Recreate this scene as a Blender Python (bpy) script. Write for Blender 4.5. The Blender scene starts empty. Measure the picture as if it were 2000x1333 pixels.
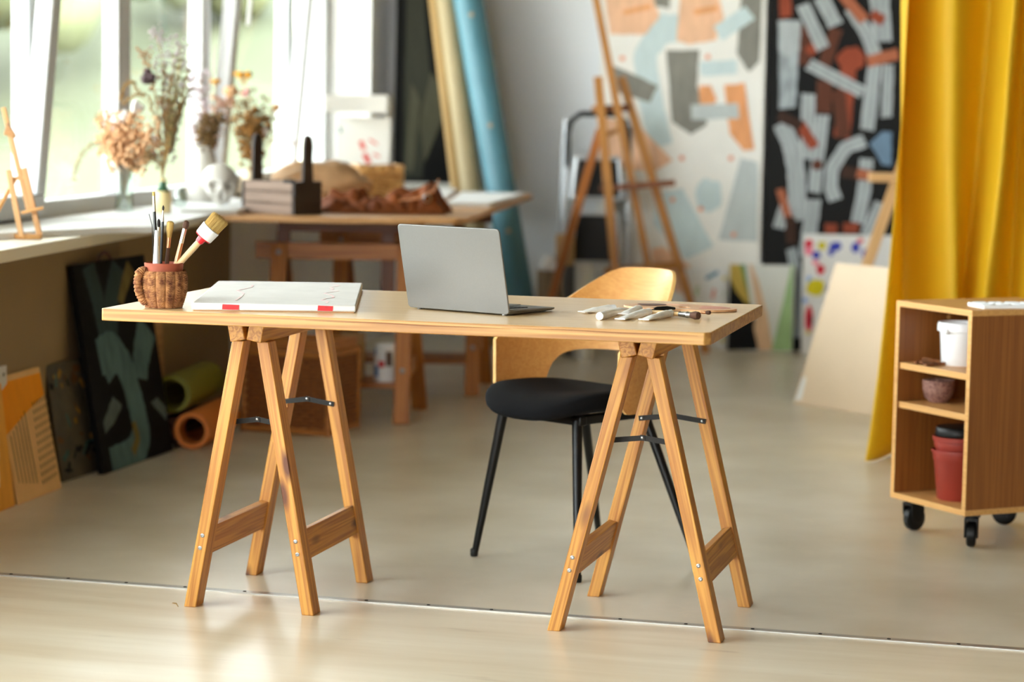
import bpy, math, random
import numpy as np
from mathutils import Matrix, Vector, Quaternion, noise as mnoise
random.seed(7)
PI = math.pi
sc = bpy.context.scene
COL = sc.collection

# ------------------------------------------------------------------ camera, sky, exposure
CF, CP, CR, CH = 4722.0, 0.098, 0.0176, 1.1897          # focal length in px (85 mm), pitch, roll, height
cam = bpy.data.cameras.new('camera'); camo = bpy.data.objects.new('camera', cam); COL.objects.link(camo)
cam.sensor_width = 36.0; cam.lens = CF * 36.0 / 2000.0
cam.clip_start = 0.05; cam.clip_end = 300
camo.matrix_world = Matrix.Translation((0, 0, CH)) @ Matrix.Rotation(PI / 2 - CP, 4, 'X') @ Matrix.Rotation(CR, 4, 'Z')
cam.dof.use_dof = True; cam.dof.focus_distance = 5.45; cam.dof.aperture_fstop = 2.6
sc.camera = camo
sc.view_settings.view_transform = 'Standard'; sc.view_settings.look = 'None'
sc.view_settings.gamma = 1.0; sc.view_settings.use_curve_mapping = False
sc.view_settings.exposure = 1.5
sc.cycles.use_denoising = True
sc.cycles.max_bounces = 12; sc.cycles.diffuse_bounces = 6; sc.cycles.glossy_bounces = 4
sc.cycles.transmission_bounces = 6; sc.cycles.transparent_max_bounces = 16
sc.cycles.caustics_reflective = False; sc.cycles.caustics_refractive = False
sc.cycles.sample_clamp_indirect = 6.0
SKY = 6.5
world = bpy.data.worlds.new('sky'); sc.world = world; world.use_nodes = True
wn = world.node_tree; wn.nodes.clear()
w_out = wn.nodes.new('ShaderNodeOutputWorld'); w_bg = wn.nodes.new('ShaderNodeBackground')
w_tc = wn.nodes.new('ShaderNodeTexCoord'); w_sep = wn.nodes.new('ShaderNodeSeparateXYZ'); w_cr = wn.nodes.new('ShaderNodeValToRGB')
wn.links.new(w_tc.outputs['Generated'], w_sep.inputs[0]); wn.links.new(w_sep.outputs['Z'], w_cr.inputs[0])
w_cr.color_ramp.elements[0].position = 0.0; w_cr.color_ramp.elements[0].color = (0.95, 0.98, 1, 1)
w_cr.color_ramp.elements[1].position = 0.8; w_cr.color_ramp.elements[1].color = (0.80, 0.90, 1.0, 1)
wn.links.new(w_cr.outputs[0], w_bg.inputs[0]); w_bg.inputs[1].default_value = SKY
wn.links.new(w_bg.outputs[0], w_out.inputs[0])

# ------------------------------------------------------------------ pixel -> point helpers
def ray(x, y):
    dx, dy = x - 1000, y - 666.5
    cx = dx * math.cos(CR) + dy * math.sin(CR); cy = -dx * math.sin(CR) + dy * math.cos(CR)
    X, U = cx / CF, -cy / CF
    return Vector((X, math.cos(CP) + U * math.sin(CP), -math.sin(CP) + U * math.cos(CP)))
EYE = Vector((0, 0, CH))
def G(x, y, z=0.0):                     # point of the horizontal plane z seen there
    r = ray(x, y); return EYE + r * ((z - CH) / r.z)
def D(x, y, Y):                         # point at depth Y seen there
    r = ray(x, y); return EYE + r * (Y / r.y)
def onplane(x, y, o, n):
    r = ray(x, y); return EYE + r * ((o - EYE).dot(n) / r.dot(n))

# ------------------------------------------------------------------ materials
def lin(c):
    return tuple(((v / 255) / 12.92 if v / 255 <= 0.04045 else ((v / 255 + 0.055) / 1.055) ** 2.4) for v in c) + (1.0,)
MATS = {}
def mat(name, rgb, rough=0.6, metal=0.0, vary=0.0, vscale=8.0, bump=0.0, bscale=60.0, trans=0.0, sheen=0.0, stretch=None, rgb2=None, spec=0.5, coat=0.0):
    if name in MATS: return MATS[name]
    m = bpy.data.materials.new(name); m.use_nodes = True; nt = m.node_tree; b = nt.nodes['Principled BSDF']
    c = lin(rgb)
    b.inputs['Base Color'].default_value = c; b.inputs['Roughness'].default_value = rough; b.inputs['Metallic'].default_value = metal
    b.inputs['Specular IOR Level'].default_value = spec
    if coat: b.inputs['Coat Weight'].default_value = coat; b.inputs['Coat Roughness'].default_value = 0.15
    if sheen: b.inputs['Sheen Weight'].default_value = sheen
    if vary or rgb2 or bump:
        tc = nt.nodes.new('ShaderNodeTexCoord'); mp = nt.nodes.new('ShaderNodeMapping')
        nt.links.new(tc.outputs['Object'], mp.inputs[0])
        if stretch: mp.inputs['Scale'].default_value = stretch
    if vary or rgb2:
        nz = nt.nodes.new('ShaderNodeTexNoise'); nz.inputs['Scale'].default_value = vscale; nz.inputs['Detail'].default_value = 6
        nt.links.new(mp.outputs[0], nz.inputs['Vector'])
        cr = nt.nodes.new('ShaderNodeValToRGB'); e = cr.color_ramp.elements
        e[0].position = 0.3; e[1].position = 0.7
        if rgb2: e[0].color = c; e[1].color = lin(rgb2)
        else:
            e[0].color = tuple(max(0, v * (1 - vary)) for v in c[:3]) + (1,); e[1].color = tuple(min(1, v * (1 + vary)) for v in c[:3]) + (1,)
        nt.links.new(nz.outputs['Fac'], cr.inputs[0]); nt.links.new(cr.outputs[0], b.inputs['Base Color'])
    if bump:
        nb = nt.nodes.new('ShaderNodeTexNoise'); nb.inputs['Scale'].default_value = bscale; nb.inputs['Detail'].default_value = 4
        nt.links.new(mp.outputs[0], nb.inputs['Vector'])
        bp = nt.nodes.new('ShaderNodeBump'); bp.inputs['Strength'].default_value = bump; bp.inputs['Distance'].default_value = 0.004
        nt.links.new(nb.outputs['Fac'], bp.inputs['Height']); nt.links.new(bp.outputs[0], b.inputs['Normal'])
    if trans:
        tr = nt.nodes.new('ShaderNodeBsdfTranslucent'); tr.inputs[0].default_value = c
        mx = nt.nodes.new('ShaderNodeMixShader'); mx.inputs[0].default_value = trans
        nt.links.new(b.outputs[0], mx.inputs[1]); nt.links.new(tr.outputs[0], mx.inputs[2])
        nt.links.new(mx.outputs[0], nt.nodes['Material Output'].inputs[0])
    MATS[name] = m; return m

def wood(name, light, dark, rough=0.45, gs=9.0, axis=0, knots=0.0, contrast=1.0, knot_rgb=(95, 48, 18), fine=0.35, bump=0.06, coat=0.0):
    """grain runs along the object's own axis"""
    if name in MATS: return MATS[name]
    m = bpy.data.materials.new(name); m.use_nodes = True; nt = m.node_tree; b = nt.nodes['Principled BSDF']; L = nt.links.new
    b.inputs['Roughness'].default_value = rough
    if coat: b.inputs['Coat Weight'].default_value = coat; b.inputs['Coat Roughness'].default_value = 0.2
    tc = nt.nodes.new('ShaderNodeTexCoord'); oi = nt.nodes.new('ShaderNodeObjectInfo')
    ad = nt.nodes.new('ShaderNodeVectorMath'); ad.operation = 'MULTIPLY_ADD'
    cb = nt.nodes.new('ShaderNodeCombineXYZ')
    for k in range(3): L(oi.outputs['Random'], cb.inputs[k])
    L(cb.outputs[0], ad.inputs[0]); ad.inputs[1].default_value = (7.3, 5.1, 3.7); L(tc.outputs['Object'], ad.inputs[2])
    s = [gs * 5, gs * 5, gs * 5]; s[axis] = gs * 0.16
    mp = nt.nodes.new('ShaderNodeMapping'); mp.inputs['Scale'].default_value = s; L(ad.outputs[0], mp.inputs[0])
    # slow warp so that growth rings bend
    nw = nt.nodes.new('ShaderNodeTexNoise'); nw.inputs['Scale'].default_value = 0.9; nw.inputs['Detail'].default_value = 2; L(mp.outputs[0], nw.inputs['Vector'])
    wv = nt.nodes.new('ShaderNodeMath'); wv.operation = 'MULTIPLY'; wv.inputs[1].default_value = 34.0; L(nw.outputs['Fac'], wv.inputs[0])
    sn = nt.nodes.new('ShaderNodeMath'); sn.operation = 'SINE'; L(wv.outputs[0], sn.inputs[0])
    s2 = [160, 160, 160]; s2[axis] = 3.0
    mp2 = nt.nodes.new('ShaderNodeMapping'); mp2.inputs['Scale'].default_value = s2; L(ad.outputs[0], mp2.inputs[0])
    nf = nt.nodes.new('ShaderNodeTexNoise'); nf.inputs['Scale'].default_value = 1.0; nf.inputs['Detail'].default_value = 5; L(mp2.outputs[0], nf.inputs['Vector'])
    ma = nt.nodes.new('ShaderNodeMath'); ma.operation = 'MULTIPLY_ADD'; L(sn.outputs[0], ma.inputs[0]); ma.inputs[1].default_value = 0.22 * contrast
    L(nf.outputs['Fac'], ma.inputs[2])
    cr = nt.nodes.new('ShaderNodeValToRGB'); e = cr.color_ramp.elements
    e[0].position = 0.5 - fine; e[0].color = lin(dark); e[1].position = 0.5 + fine; e[1].color = lin(light)
    L(ma.outputs[0], cr.inputs[0]); col = cr.outputs[0]
    if knots:
        s3 = [13, 13, 13]; s3[axis] = 4.2
        mp3 = nt.nodes.new('ShaderNodeMapping'); mp3.inputs['Scale'].default_value = s3; L(ad.outputs[0], mp3.inputs[0])
        vo = nt.nodes.new('ShaderNodeTexVoronoi'); vo.inputs['Scale'].default_value = 1.0; L(mp3.outputs[0], vo.inputs['Vector'])
        kr = nt.nodes.new('ShaderNodeValToRGB'); k = kr.color_ramp.elements
        k[0].position = knots * 0.45; k[0].color = (1, 1, 1, 1); k[1].position = knots; k[1].color = (0, 0, 0, 1)
        L(vo.outputs['Distance'], kr.inputs[0])
        mk = nt.nodes.new('ShaderNodeMix'); mk.data_type = 'RGBA'; L(kr.outputs[0], mk.inputs['Factor'])
        L(col, mk.inputs['A']); mk.inputs['B'].default_value = lin(knot_rgb); col = mk.outputs['Result']
    L(col, b.inputs['Base Color'])
    if bump:
        bp = nt.nodes.new('ShaderNodeBump'); bp.inputs['Strength'].default_value = bump; bp.inputs['Distance'].default_value = 0.002
        L(ma.outputs[0], bp.inputs['Height']); L(bp.outputs[0], b.inputs['Normal'])
    MATS[name] = m; return m

def glass_mat(name, tint=(1, 1, 1), refl=0.08, rough=0.0):
    if name in MATS: return MATS[name]
    m = bpy.data.materials.new(name); m.use_nodes = True; nt = m.node_tree; nt.nodes.clear(); L = nt.links.new
    o = nt.nodes.new('ShaderNodeOutputMaterial'); t = nt.nodes.new('ShaderNodeBsdfTransparent'); t.inputs[0].default_value = tint + (1,)
    g = nt.nodes.new('ShaderNodeBsdfGlossy'); g.inputs['Roughness'].default_value = rough
    mx = nt.nodes.new('ShaderNodeMixShader'); mx.inputs[0].default_value = refl
    L(t.outputs[0], mx.inputs[1]); L(g.outputs[0], mx.inputs[2]); L(mx.outputs[0], o.inputs[0])
    MATS[name] = m; return m

# ------------------------------------------------------------------ mesh helpers
class MB:
    def __init__(s): s.v, s.f, s.m = [], [], []
    def add(s, vs, fs, mi=0, M=None):
        o = len(s.v)
        s.v += [tuple(M @ Vector(p)) if M is not None else tuple(p) for p in vs]
        s.f += [tuple(i + o for i in f) for f in fs]; s.m += [mi] * len(fs); return s
    def box(s, a, b, mi=0, M=None):
        (x0, y0, z0), (x1, y1, z1) = a, b
        vs = [(x0, y0, z0), (x1, y0, z0), (x1, y1, z0), (x0, y1, z0), (x0, y0, z1), (x1, y0, z1), (x1, y1, z1), (x0, y1, z1)]
        return s.add(vs, [(3, 2, 1, 0), (4, 5, 6, 7), (0, 1, 5, 4), (1, 2, 6, 5), (2, 3, 7, 6), (3, 0, 4, 7)], mi, M)
    def prism(s, poly, z0, z1, mi=0, M=None, cap_mi=None):
        n = len(poly)
        a = sum(poly[i][0] * poly[(i + 1) % n][1] - poly[(i + 1) % n][0] * poly[i][1] for i in range(n))
        if a < 0: poly = poly[::-1]
        vs = [(p[0], p[1], z0) for p in poly] + [(p[0], p[1], z1) for p in poly]
        fs = [tuple(range(n))[::-1], tuple(range(n, 2 * n))] + [(i, (i + 1) % n, (i + 1) % n + n, i + n) for i in range(n)]
        return s.add(vs, fs, mi, M)
    def rings(s, rings, mi=0, cap=True, closed=True, M=None):
        n = len(rings[0]); vs = [p for r in rings for p in r]; fs = []
        for k in range(len(rings) - 1):
            for i in range(n if closed else n - 1):
                j = (i + 1) % n; fs.append((k * n + i, k * n + j, (k + 1) * n + j, (k + 1) * n + i))
        if cap and closed: fs += [tuple(range(n))[::-1], tuple(range((len(rings) - 1) * n, len(rings) * n))]
        return s.add(vs, fs, mi, M)
    def tube(s, path, rad, seg=10, mi=0, M=None, cap=True, flat=None):
        P = [Vector(p) for p in path]; n = len(P)
        R = rad if isinstance(rad, (list, tuple)) else [rad] * n
        t0 = (P[1] - P[0]).normalized(); up = Vector((0, 0, 1)) if abs(t0.z) < 0.9 else Vector((1, 0, 0))
        nx = t0.cross(up).normalized(); out = []
        for i in range(n):
            t = (P[min(i + 1, n - 1)] - P[max(i - 1, 0)]).normalized()
            nx = (nx - t * nx.dot(t)).normalized(); ny = t.cross(nx)
            fy = flat[i] if flat else 1.0
            out.append([tuple(P[i] + (nx * math.cos(a) + ny * math.sin(a) * fy) * R[i]) for a in [2 * PI * k / seg for k in range(seg)]])
        return s.rings(out, mi, cap, True, M)
    def lathe(s, prof, seg=24, mi=0, M=None, cap=False):
        out = [[(r * math.cos(a), r * math.sin(a), z) for a in [2 * PI * k / seg for k in range(seg)]] for r, z in prof]
        return s.rings(out, mi, cap, True, M)
    def ball(s, c, r, seg=10, rg=7, mi=0, M=None):
        rx, ry, rz = r if isinstance(r, (tuple, list)) else (r, r, r)
        out = []
        for k in range(rg + 1):
            a = -PI / 2 + PI * k / rg; q = max(math.cos(a), 0.02)
            out.append([(c[0] + rx * q * math.cos(2 * PI * i / seg), c[1] + ry * q * math.sin(2 * PI * i / seg), c[2] + rz * math.sin(a)) for i in range(seg)])
        return s.rings(out, mi, True, True, M)
    def grid(s, pts, mi=0, M=None):            # pts[i][j]
        return s.rings(pts, mi, False, False, M)

ROOTM = {}
def build(name, mb, mats, parent=None, M=None, smooth=40, bevel=0.0, bseg=2, subsurf=0, solid=0.0, kind=None, center=False):
    me = bpy.data.meshes.new(name); me.from_pydata(mb.v, [], mb.f)
    for m in (mats if isinstance(mats, (list, tuple)) else [mats]): me.materials.append(m)
    me.polygons.foreach_set('material_index', mb.m)
    me.validate(); me.update()
    if smooth is not None:
        me.shade_smooth()
        if smooth < 180: me.set_sharp_from_angle(angle=math.radians(smooth))
    o = bpy.data.objects.new(name, me); COL.objects.link(o)
    M = M if M is not None else Matrix.Identity(4)
    if center:
        V = [Vector(v) for v in mb.v]; c = sum(V, Vector()) / len(V); c.z = min(v.z for v in V)
        me.transform(Matrix.Translation(-c)); M = M @ Matrix.Translation(c)
    if parent is not None:
        o.parent = parent; o.matrix_basis = ROOTM[parent.name].inverted() @ M
    else: o.matrix_basis = M
    ROOTM[o.name] = M
    if solid:
        md = o.modifiers.new('solid', 'SOLIDIFY'); md.thickness = solid; md.offset = 0
    if bevel:
        md = o.modifiers.new('bevel', 'BEVEL'); md.width = bevel; md.segments = bseg; md.limit_method = 'ANGLE'; md.angle_limit = math.radians(35)
    if subsurf:
        md = o.modifiers.new('sub', 'SUBSURF'); md.levels = subsurf; md.render_levels = subsurf
    if kind: o['kind'] = kind
    return o
def tag(o, label, cat, group=None, kind=None):
    o['label'] = label; o['category'] = cat
    if group: o['group'] = group
    if kind: o['kind'] = kind
    return o
def thing(name, label, cat, loc, rz=0.0, group=None):
    o = bpy.data.objects.new(name, None); COL.objects.link(o); o.empty_display_size = 0.05
    M = Matrix.Translation(Vector(loc)) @ Matrix.Rotation(rz, 4, 'Z')
    o.matrix_basis = M; ROOTM[o.name] = M
    return tag(o, label, cat, group)
def frame(o, ex, ey, ez):
    M = Matrix((ex, ey, ez)).transposed().to_4x4(); M.translation = Vector(o); return M
def beam_M(p0, p1, side):
    """matrix whose X runs p0->p1, Y close to 'side'"""
    p0, p1 = Vector(p0), Vector(p1); ex = (p1 - p0).normalized(); s = Vector(side)
    ey = (s - ex * s.dot(ex)).normalized(); ez = ex.cross(ey)
    return frame(p0, ex, ey, ez), (p1 - p0).length
def beam(name, m, p0, p1, w, t, side, parent, bevel=0.0015):
    M, L = beam_M(p0, p1, side)
    return build(name, MB().box((0, -w / 2, -t / 2), (L, w / 2, t / 2)), m, parent, M, bevel=bevel)
def V(*a): return Vector(a)
def struct(name, mb, m, **k): return build(name, mb, m, kind='structure', **k)

# ------------------------------------------------------------------ palette of materials
M_pine = wood('pine', (206, 148, 66), (156, 94, 32), rough=0.42, knots=0.21, contrast=1.2, fine=0.42, bump=0.1)
M_top = wood('glare_pale_pine', (232, 200, 152), (214, 174, 118), rough=0.32, gs=7, contrast=0.7, coat=0.4)  # desk top face: window glare painted in as a paler tone than the edges
M_topedge = wood('yellow_pine_edge', (190, 142, 76), (146, 94, 38), rough=0.4, gs=6, contrast=1.4, fine=0.45)
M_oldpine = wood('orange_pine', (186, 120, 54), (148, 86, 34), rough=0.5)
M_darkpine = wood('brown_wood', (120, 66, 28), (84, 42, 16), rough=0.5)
M_board = wood('plywood', (196, 150, 100), (170, 122, 74), rough=0.5, gs=5)
M_veneer = wood('oak_veneer', (196, 138, 74), (174, 114, 56), rough=0.4, gs=9, axis=0, bump=0.02)
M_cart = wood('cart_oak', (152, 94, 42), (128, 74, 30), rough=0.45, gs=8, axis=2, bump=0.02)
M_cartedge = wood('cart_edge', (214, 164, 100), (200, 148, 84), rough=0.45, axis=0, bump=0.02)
M_easel = wood('easel_beech', (188, 132, 64), (156, 100, 40), rough=0.4)
M_plyedge = mat('ply_edge', (226, 180, 110), 0.5, vary=0.1, vscale=40)
M_black = mat('black_metal', (5, 5, 5), 0.35, spec=0.3)
M_blackplastic = mat('black_plastic', (6, 6, 6), 0.45, spec=0.3)
M_steel = mat('steel', (150, 150, 148), 0.38, metal=1.0)
M_dsteel = mat('dark_steel', (40, 38, 36), 0.55, metal=0.8)
M_alu = mat('aluminium', (126, 125, 123), 0.42, metal=0.7, vary=0.02, vscale=300)
M_white = mat('white_plastic', (236, 238, 240), 0.4)
M_paper = mat('white_paper', (222, 222, 221), 0.7, vary=0.02, vscale=5)
M_gesso = mat('gesso', (216, 214, 211), 0.6, vary=0.05, vscale=14, bump=0.15, bscale=50)
M_fabric = mat('charcoal_fabric', (13, 13, 15), 0.95, spec=0.15, vary=0.35, vscale=420, bump=0.4, bscale=600)
M_ceram = mat('white_ceramic', (196, 192, 184), 0.35, vary=0.03, vscale=14)
M_terra = mat('terracotta', (150, 70, 44), 0.7, vary=0.12, vscale=30, bump=0.1, bscale=90)
M_glass = glass_mat('window_glass', (0.97, 0.99, 0.97), 0.06)
M_vglass = glass_mat('vase_glass', (0.86, 0.90, 0.88), 0.14)
M_pvc = mat('window_frame_white', (200, 202, 205), 0.4)

# ------------------------------------------------------------------ the room
SL = 0.155; UL = math.hypot(1, SL)
eu = V(SL / UL, 1 / UL, 0); en = V(1 / UL, -SL / UL, 0)          # along the window wall, into the room
def W(Y, off, z): return V(-2.58 + SL * Y, Y, z) + en * off
CEIL = 3.1
M_wall = mat('wall_paint_grey', (228, 231, 235), 0.85, vary=0.02, vscale=3)
M_parapet = mat('parapet_paint', (150, 126, 92), 0.85, vary=0.04, vscale=3)
M_ceil = mat('ceiling_paint', (150, 146, 140), 0.9)
M_wallr = mat('wall_paint_taupe', (120, 108, 92), 0.9)
def wbox(mb, Y0, Y1, o0, o1, z0, z1, mi=0):
    p = [W(Y0, o0, 0), W(Y1, o0, 0), W(Y1, o1, 0), W(Y0, o1, 0)]
    return mb.prism([(q.x, q.y) for q in p], z0, z1, mi)
YN, YE = -4.0, 12.0
# window wall: parapet, header, end pier
mb = MB(); wbox(mb, YN, 5.6, -0.30, 0.0, 0.0, 0.36); wbox(mb, 5.6, 9.48, -0.30, 0.0, 0.0, 0.745); struct('wall_left', mb, M_parapet, smooth=None)
mb = MB(); wbox(mb, 9.48, YE, -0.30, 0.0, 0.0, 0.745); wbox(mb, YE, 12.8, -0.30, 0.0, 0.0, CEIL); wbox(mb, YN, YE, -0.30, 0.0, 2.75, CEIL)
struct('wall_left_pier', mb, M_wall, smooth=None)
mb = MB(); wbox(mb, YE - 0.012, YE, -0.30, 0.001, 0.77, 2.75); struct('trim_reveal', mb, mat('reveal_white', (244, 244, 244), 0.7), smooth=None)
# window sill, its front edge a little askew to the wall
sf0, sf1 = V(-1.385 - 0.122 * 0.86, 6.511 - 0.86, 0), V(-1.385 + 0.122 * 2.15, 8.66, 0)
poly = [(sf0.x, sf0.y), (sf1.x, sf1.y)] + [(W(y, -0.29, 0).x, W(y, -0.29, 0).y) for y in (8.9, 5.65)]
mb = MB().prism(poly, 0.735, 0.77); struct('trim_sill', mb, mat('sill_cream', (236, 228, 208), 0.5), bevel=0.003)
poly = [(W(y, o, 0).x, W(y, o, 0).y) for y, o in ((8.9, -0.29), (8.72, 0.0), (YE - 0.013, 0.0), (YE - 0.013, -0.29))]
struct('trim_sill_far', MB().prism(poly, 0.746, 0.77), mat('sill_cream', (236, 228, 208), 0.5))
# back wall and the rest of the shell
def BW(X, off=0.0): return V(X, 12.30 - SL * X, 0) + V(-SL / UL, -1 / UL, 0) * off
def bw_box(mb, X0, X1, o0, o1, z0, z1):
    p = [BW(X0, o0), BW(X1, o0), BW(X1, o1), BW(X0, o1)]; return mb.prism([(q.x, q.y) for q in p], z0, z1)
struct('wall_back', bw_box(MB(), -1.1, 4.6, -0.2, 0.0, 0, CEIL), M_wall, smooth=None)
struct('ceiling', MB().box((-4.5, -4.6, CEIL), (5.2, 13.2, CEIL + 0.1)), M_ceil, smooth=None)
struct('wall_right', MB().box((4.4, -4.4, 0), (4.6, 12.2, CEIL)), M_wallr, smooth=None)
mb = MB()
mb.box((-4.0, -4.6, 0), (4.6, -4.4, 0.5)); mb.box((-4.0, -4.6, 2.85), (4.6, -4.4, CEIL)); mb.box((0.6, -4.6, 0.5), (4.6, -4.4, 2.85))
mb.box((-1.2, -4.6, 0.5), (0.6, -4.4, 2.85)); mb.box((-4.0, -4.6, 0.5), (-3.1, -4.4, 2.85)); mb.box((-2.2, -4.6, 0.5), (-2.1, -4.4, 2.85))
struct('wall_front', mb, M_wallr, smooth=None)  # unseen openings behind the camera, added to light the fronts of the legs

# floor: polished concrete beyond the strip, pale planks on the near side
SA, SB = G(0, 1123), G(2000, 1271); sd = (SB - SA).normalized(); sn_ = V(-sd.y, sd.x, 0)
def floor_mat(name, planks):
    m = bpy.data.materials.new(name); m.use_nodes = True; nt = m.node_tree; b = nt.nodes['Principled BSDF']; L = nt.links.new
    tc = nt.nodes.new('ShaderNodeTexCoord')
    def nz(scale, detail, sx=1.0, sy=1.0):
        mp = nt.nodes.new('ShaderNodeMapping'); mp.inputs['Scale'].default_value = (sx, sy, 1); L(tc.outputs['Object'], mp.inputs[0])
        n = nt.nodes.new('ShaderNodeTexNoise'); n.inputs['Scale'].default_value = scale; n.inputs['Detail'].default_value = detail; L(mp.outputs[0], n.inputs['Vector']); return n
    def ramp(src, p0, c0, p1, c1):
        r = nt.nodes.new('ShaderNodeValToRGB'); e = r.color_ramp.elements; e[0].position = p0; e[0].color = c0; e[1].position = p1; e[1].color = c1; L(src, r.inputs[0]); return r
    def mixc(f, a, bb, mode='MIX'):
        x = nt.nodes.new('ShaderNodeMix'); x.data_type = 'RGBA'; x.blend_type = mode
        if isinstance(f, float): x.inputs['Factor'].default_value = f
        else: L(f, x.inputs['Factor'])
        L(a, x.inputs['A']); L(bb, x.inputs['B']); return x.outputs['Result']
    if planks:
        n1 = nz(1.0, 6, 1.4, 22.0); c1 = ramp(n1.outputs['Fac'], 0.3, lin((212, 196, 166)), 0.7, lin((230, 218, 194)))
        n2 = nz(1.0, 3, 1.1, 7.0); c2 = ramp(n2.outputs['Fac'], 0.35, lin((196, 176, 146)), 0.62, lin((222, 210, 188)))
        col = mixc(0.55, c1.outputs[0], c2.outputs[0])
        n3 = nz(1.0, 4, 3.0, 16.0); k3 = ramp(n3.outputs['Fac'], 0.66, (0, 0, 0, 1), 0.74, (1, 1, 1, 1))
        dk = nt.nodes.new('ShaderNodeRGB'); dk.outputs[0].default_value = lin((150, 118, 80)); hf = nt.nodes.new('ShaderNodeMath'); hf.operation = 'MULTIPLY'; hf.inputs[1].default_value = 0.35; L(k3.outputs[0], hf.inputs[0])
        col = mixc(hf.outputs[0], col, dk.outputs[0])
        rough = ramp(n2.outputs['Fac'], 0.3, (0.33,) * 3 + (1,), 0.7, (0.29,) * 3 + (1,))
    else:
        n1 = nz(0.7, 5); c1 = ramp(n1.outputs['Fac'], 0.3, lin((206, 196, 174)), 0.7, lin((220, 212, 195)))
        n2 = nz(3.0, 10); c2 = ramp(n2.outputs['Fac'], 0.28, lin((184, 170, 143)), 0.72, lin((228, 221, 205)))
        col = mixc(0.6, c1.outputs[0], c2.outputs[0])
        # fine pale scratches
        vo = nt.nodes.new('ShaderNodeTexVoronoi'); vo.feature = 'DISTANCE_TO_EDGE'; vo.inputs['Scale'].default_value = 1.7
        nw = nz(2.5, 3); vm = nt.nodes.new('ShaderNodeVectorMath'); vm.operation = 'MULTIPLY_ADD'; L(nw.outputs['Color'], vm.inputs[0]); vm.inputs[1].default_value = (0.8, 0.8, 0.8); L(tc.outputs['Object'], vm.inputs[2]); L(vm.outputs[0], vo.inputs['Vector'])
        sr = ramp(vo.outputs['Distance'], 0.0, (1, 1, 1, 1), 0.006, (0, 0, 0, 1))
        n4 = nz(3.0, 2); m4 = ramp(n4.outputs['Fac'], 0.5, (0, 0, 0, 1), 0.62, (0.7, 0.7, 0.7, 1))
        mm = nt.nodes.new('ShaderNodeMath'); mm.operation = 'MULTIPLY'; L(sr.outputs[0], mm.inputs[0]); L(m4.outputs[0], mm.inputs[1])
        lt = nt.nodes.new('ShaderNodeRGB'); lt.outputs[0].default_value = lin((222, 212, 190)); col = mixc(mm.outputs[0], col, lt.outputs[0])
        rough = ramp(n2.outputs['Fac'], 0.3, (0.31,) * 3 + (1,), 0.7, (0.36,) * 3 + (1,))
    L(col, b.inputs['Base Color']); L(rough.outputs[0], b.inputs['Roughness'])
    b.inputs['Specular IOR Level'].default_value = 1.0
    return m
FM = frame(SA, sd, sn_, V(0, 0, 1))
struct('floor', MB().box((-9, 0, -0.1), (9, 12, 0)), floor_mat('polished_concrete', False), M=FM, smooth=None)
struct('floor_planks', MB().box((-9, -13, -0.1), (9, 0, 0)), floor_mat('pale_laminate', True), M=FM, smooth=None)
mb = MB().prism([(-6, -0.013), (6, -0.013), (6, 0.013), (-6, 0.013)], 0.0, 0.003)
for k in range(-14, 26): mb.lathe([(0.0001, 0.0042), (0.004, 0.0042), (0.005, 0.0025)], 8, 1, Matrix.Translation((k * 0.155 + 0.03, 0, 0)))
struct('trim_floor_strip', mb, [mat('strip_steel', (178, 174, 166), 0.36, metal=0.7), M_dsteel], M=FM)

# windows: fixed frames, two casements tilted into the room, one pane each
def win_frame(mb, Y0, Y1, z0, z1, o0, o1, st=0.055):
    wbox(mb, Y0, Y1, o0, o1, z0, z0 + st); wbox(mb, Y0, Y1, o0, o1, z1 - st, z1)
    wbox(mb, Y0, Y0 + st, o0, o1, z0 + st, z1 - st); wbox(mb, Y1 - st, Y1, o0, o1, z0 + st, z1 - st)
def fixed_window(name, Y0, Y1, z0=0.77):
    mb = MB(); win_frame(mb, Y0, Y1, z0, 2.75, -0.27, -0.21, 0.07)
    o = struct(name, mb, M_pvc, bevel=0.004)
    mb = MB(); wbox(mb, Y0 + 0.07, Y1 - 0.07, -0.25, -0.244, z0 + 0.07, 2.68); build('pane', mb, M_glass, o, smooth=None)
    return o
def tilt_window(name, Y0, Y1, deg):
    mb = MB(); win_frame(mb, Y0, Y1, 0.77, 2.75, -0.27, -0.21, 0.05)
    o = struct(name, mb, M_pvc, bevel=0.004)
    mb = MB(); a, b_ = Y0 + 0.035, Y1 - 0.035
    win_frame(mb, a, b_, 0.80, 2.70, -0.225, -0.165, 0.075)
    piv = W((a + b_) / 2, -0.22, 0.80); R = Matrix.Translation(piv) @ Matrix.Rotation(math.radians(deg), 4, eu) @ Matrix.Translation(-piv)
    s = build('sash', mb, M_pvc, o, R, bevel=0.006)
    mb = MB(); wbox(mb, a + 0.075, b_ - 0.075, -0.20, -0.194, 0.875, 2.625); build('pane', mb, M_glass, s, R, smooth=None)
    hp = W(a + 0.04, -0.165, 1.62); mb = MB()
    mb.tube([hp, hp + en * 0.035, hp + en * 0.045 + V(0, 0, -0.02), hp + en * 0.045 + V(0, 0, -0.12)], 0.009, 8)
    build('window_handle', mb, M_white, s, R)
    return o
fixed_window('window_1', -4.0, -1.2, 0.36); fixed_window('window_2', -1.2, 1.6, 0.36); fixed_window('window_3', 1.6, 3.6, 0.36); fixed_window('window_4', 3.6, 5.6, 0.36); fixed_window('window_10', 5.6, 6.8)  # near windows out of view, sills lowered to throw more light on the floor
tilt_window('window_5', 6.8, 7.87, 5.0)
fixed_window('window_6', 7.87, 8.80); fixed_window('window_7', 8.80, 9.86)
tilt_window('window_8', 9.86, 11.22, 5.0)
fixed_window('window_9', 11.22, 11.985)
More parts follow.
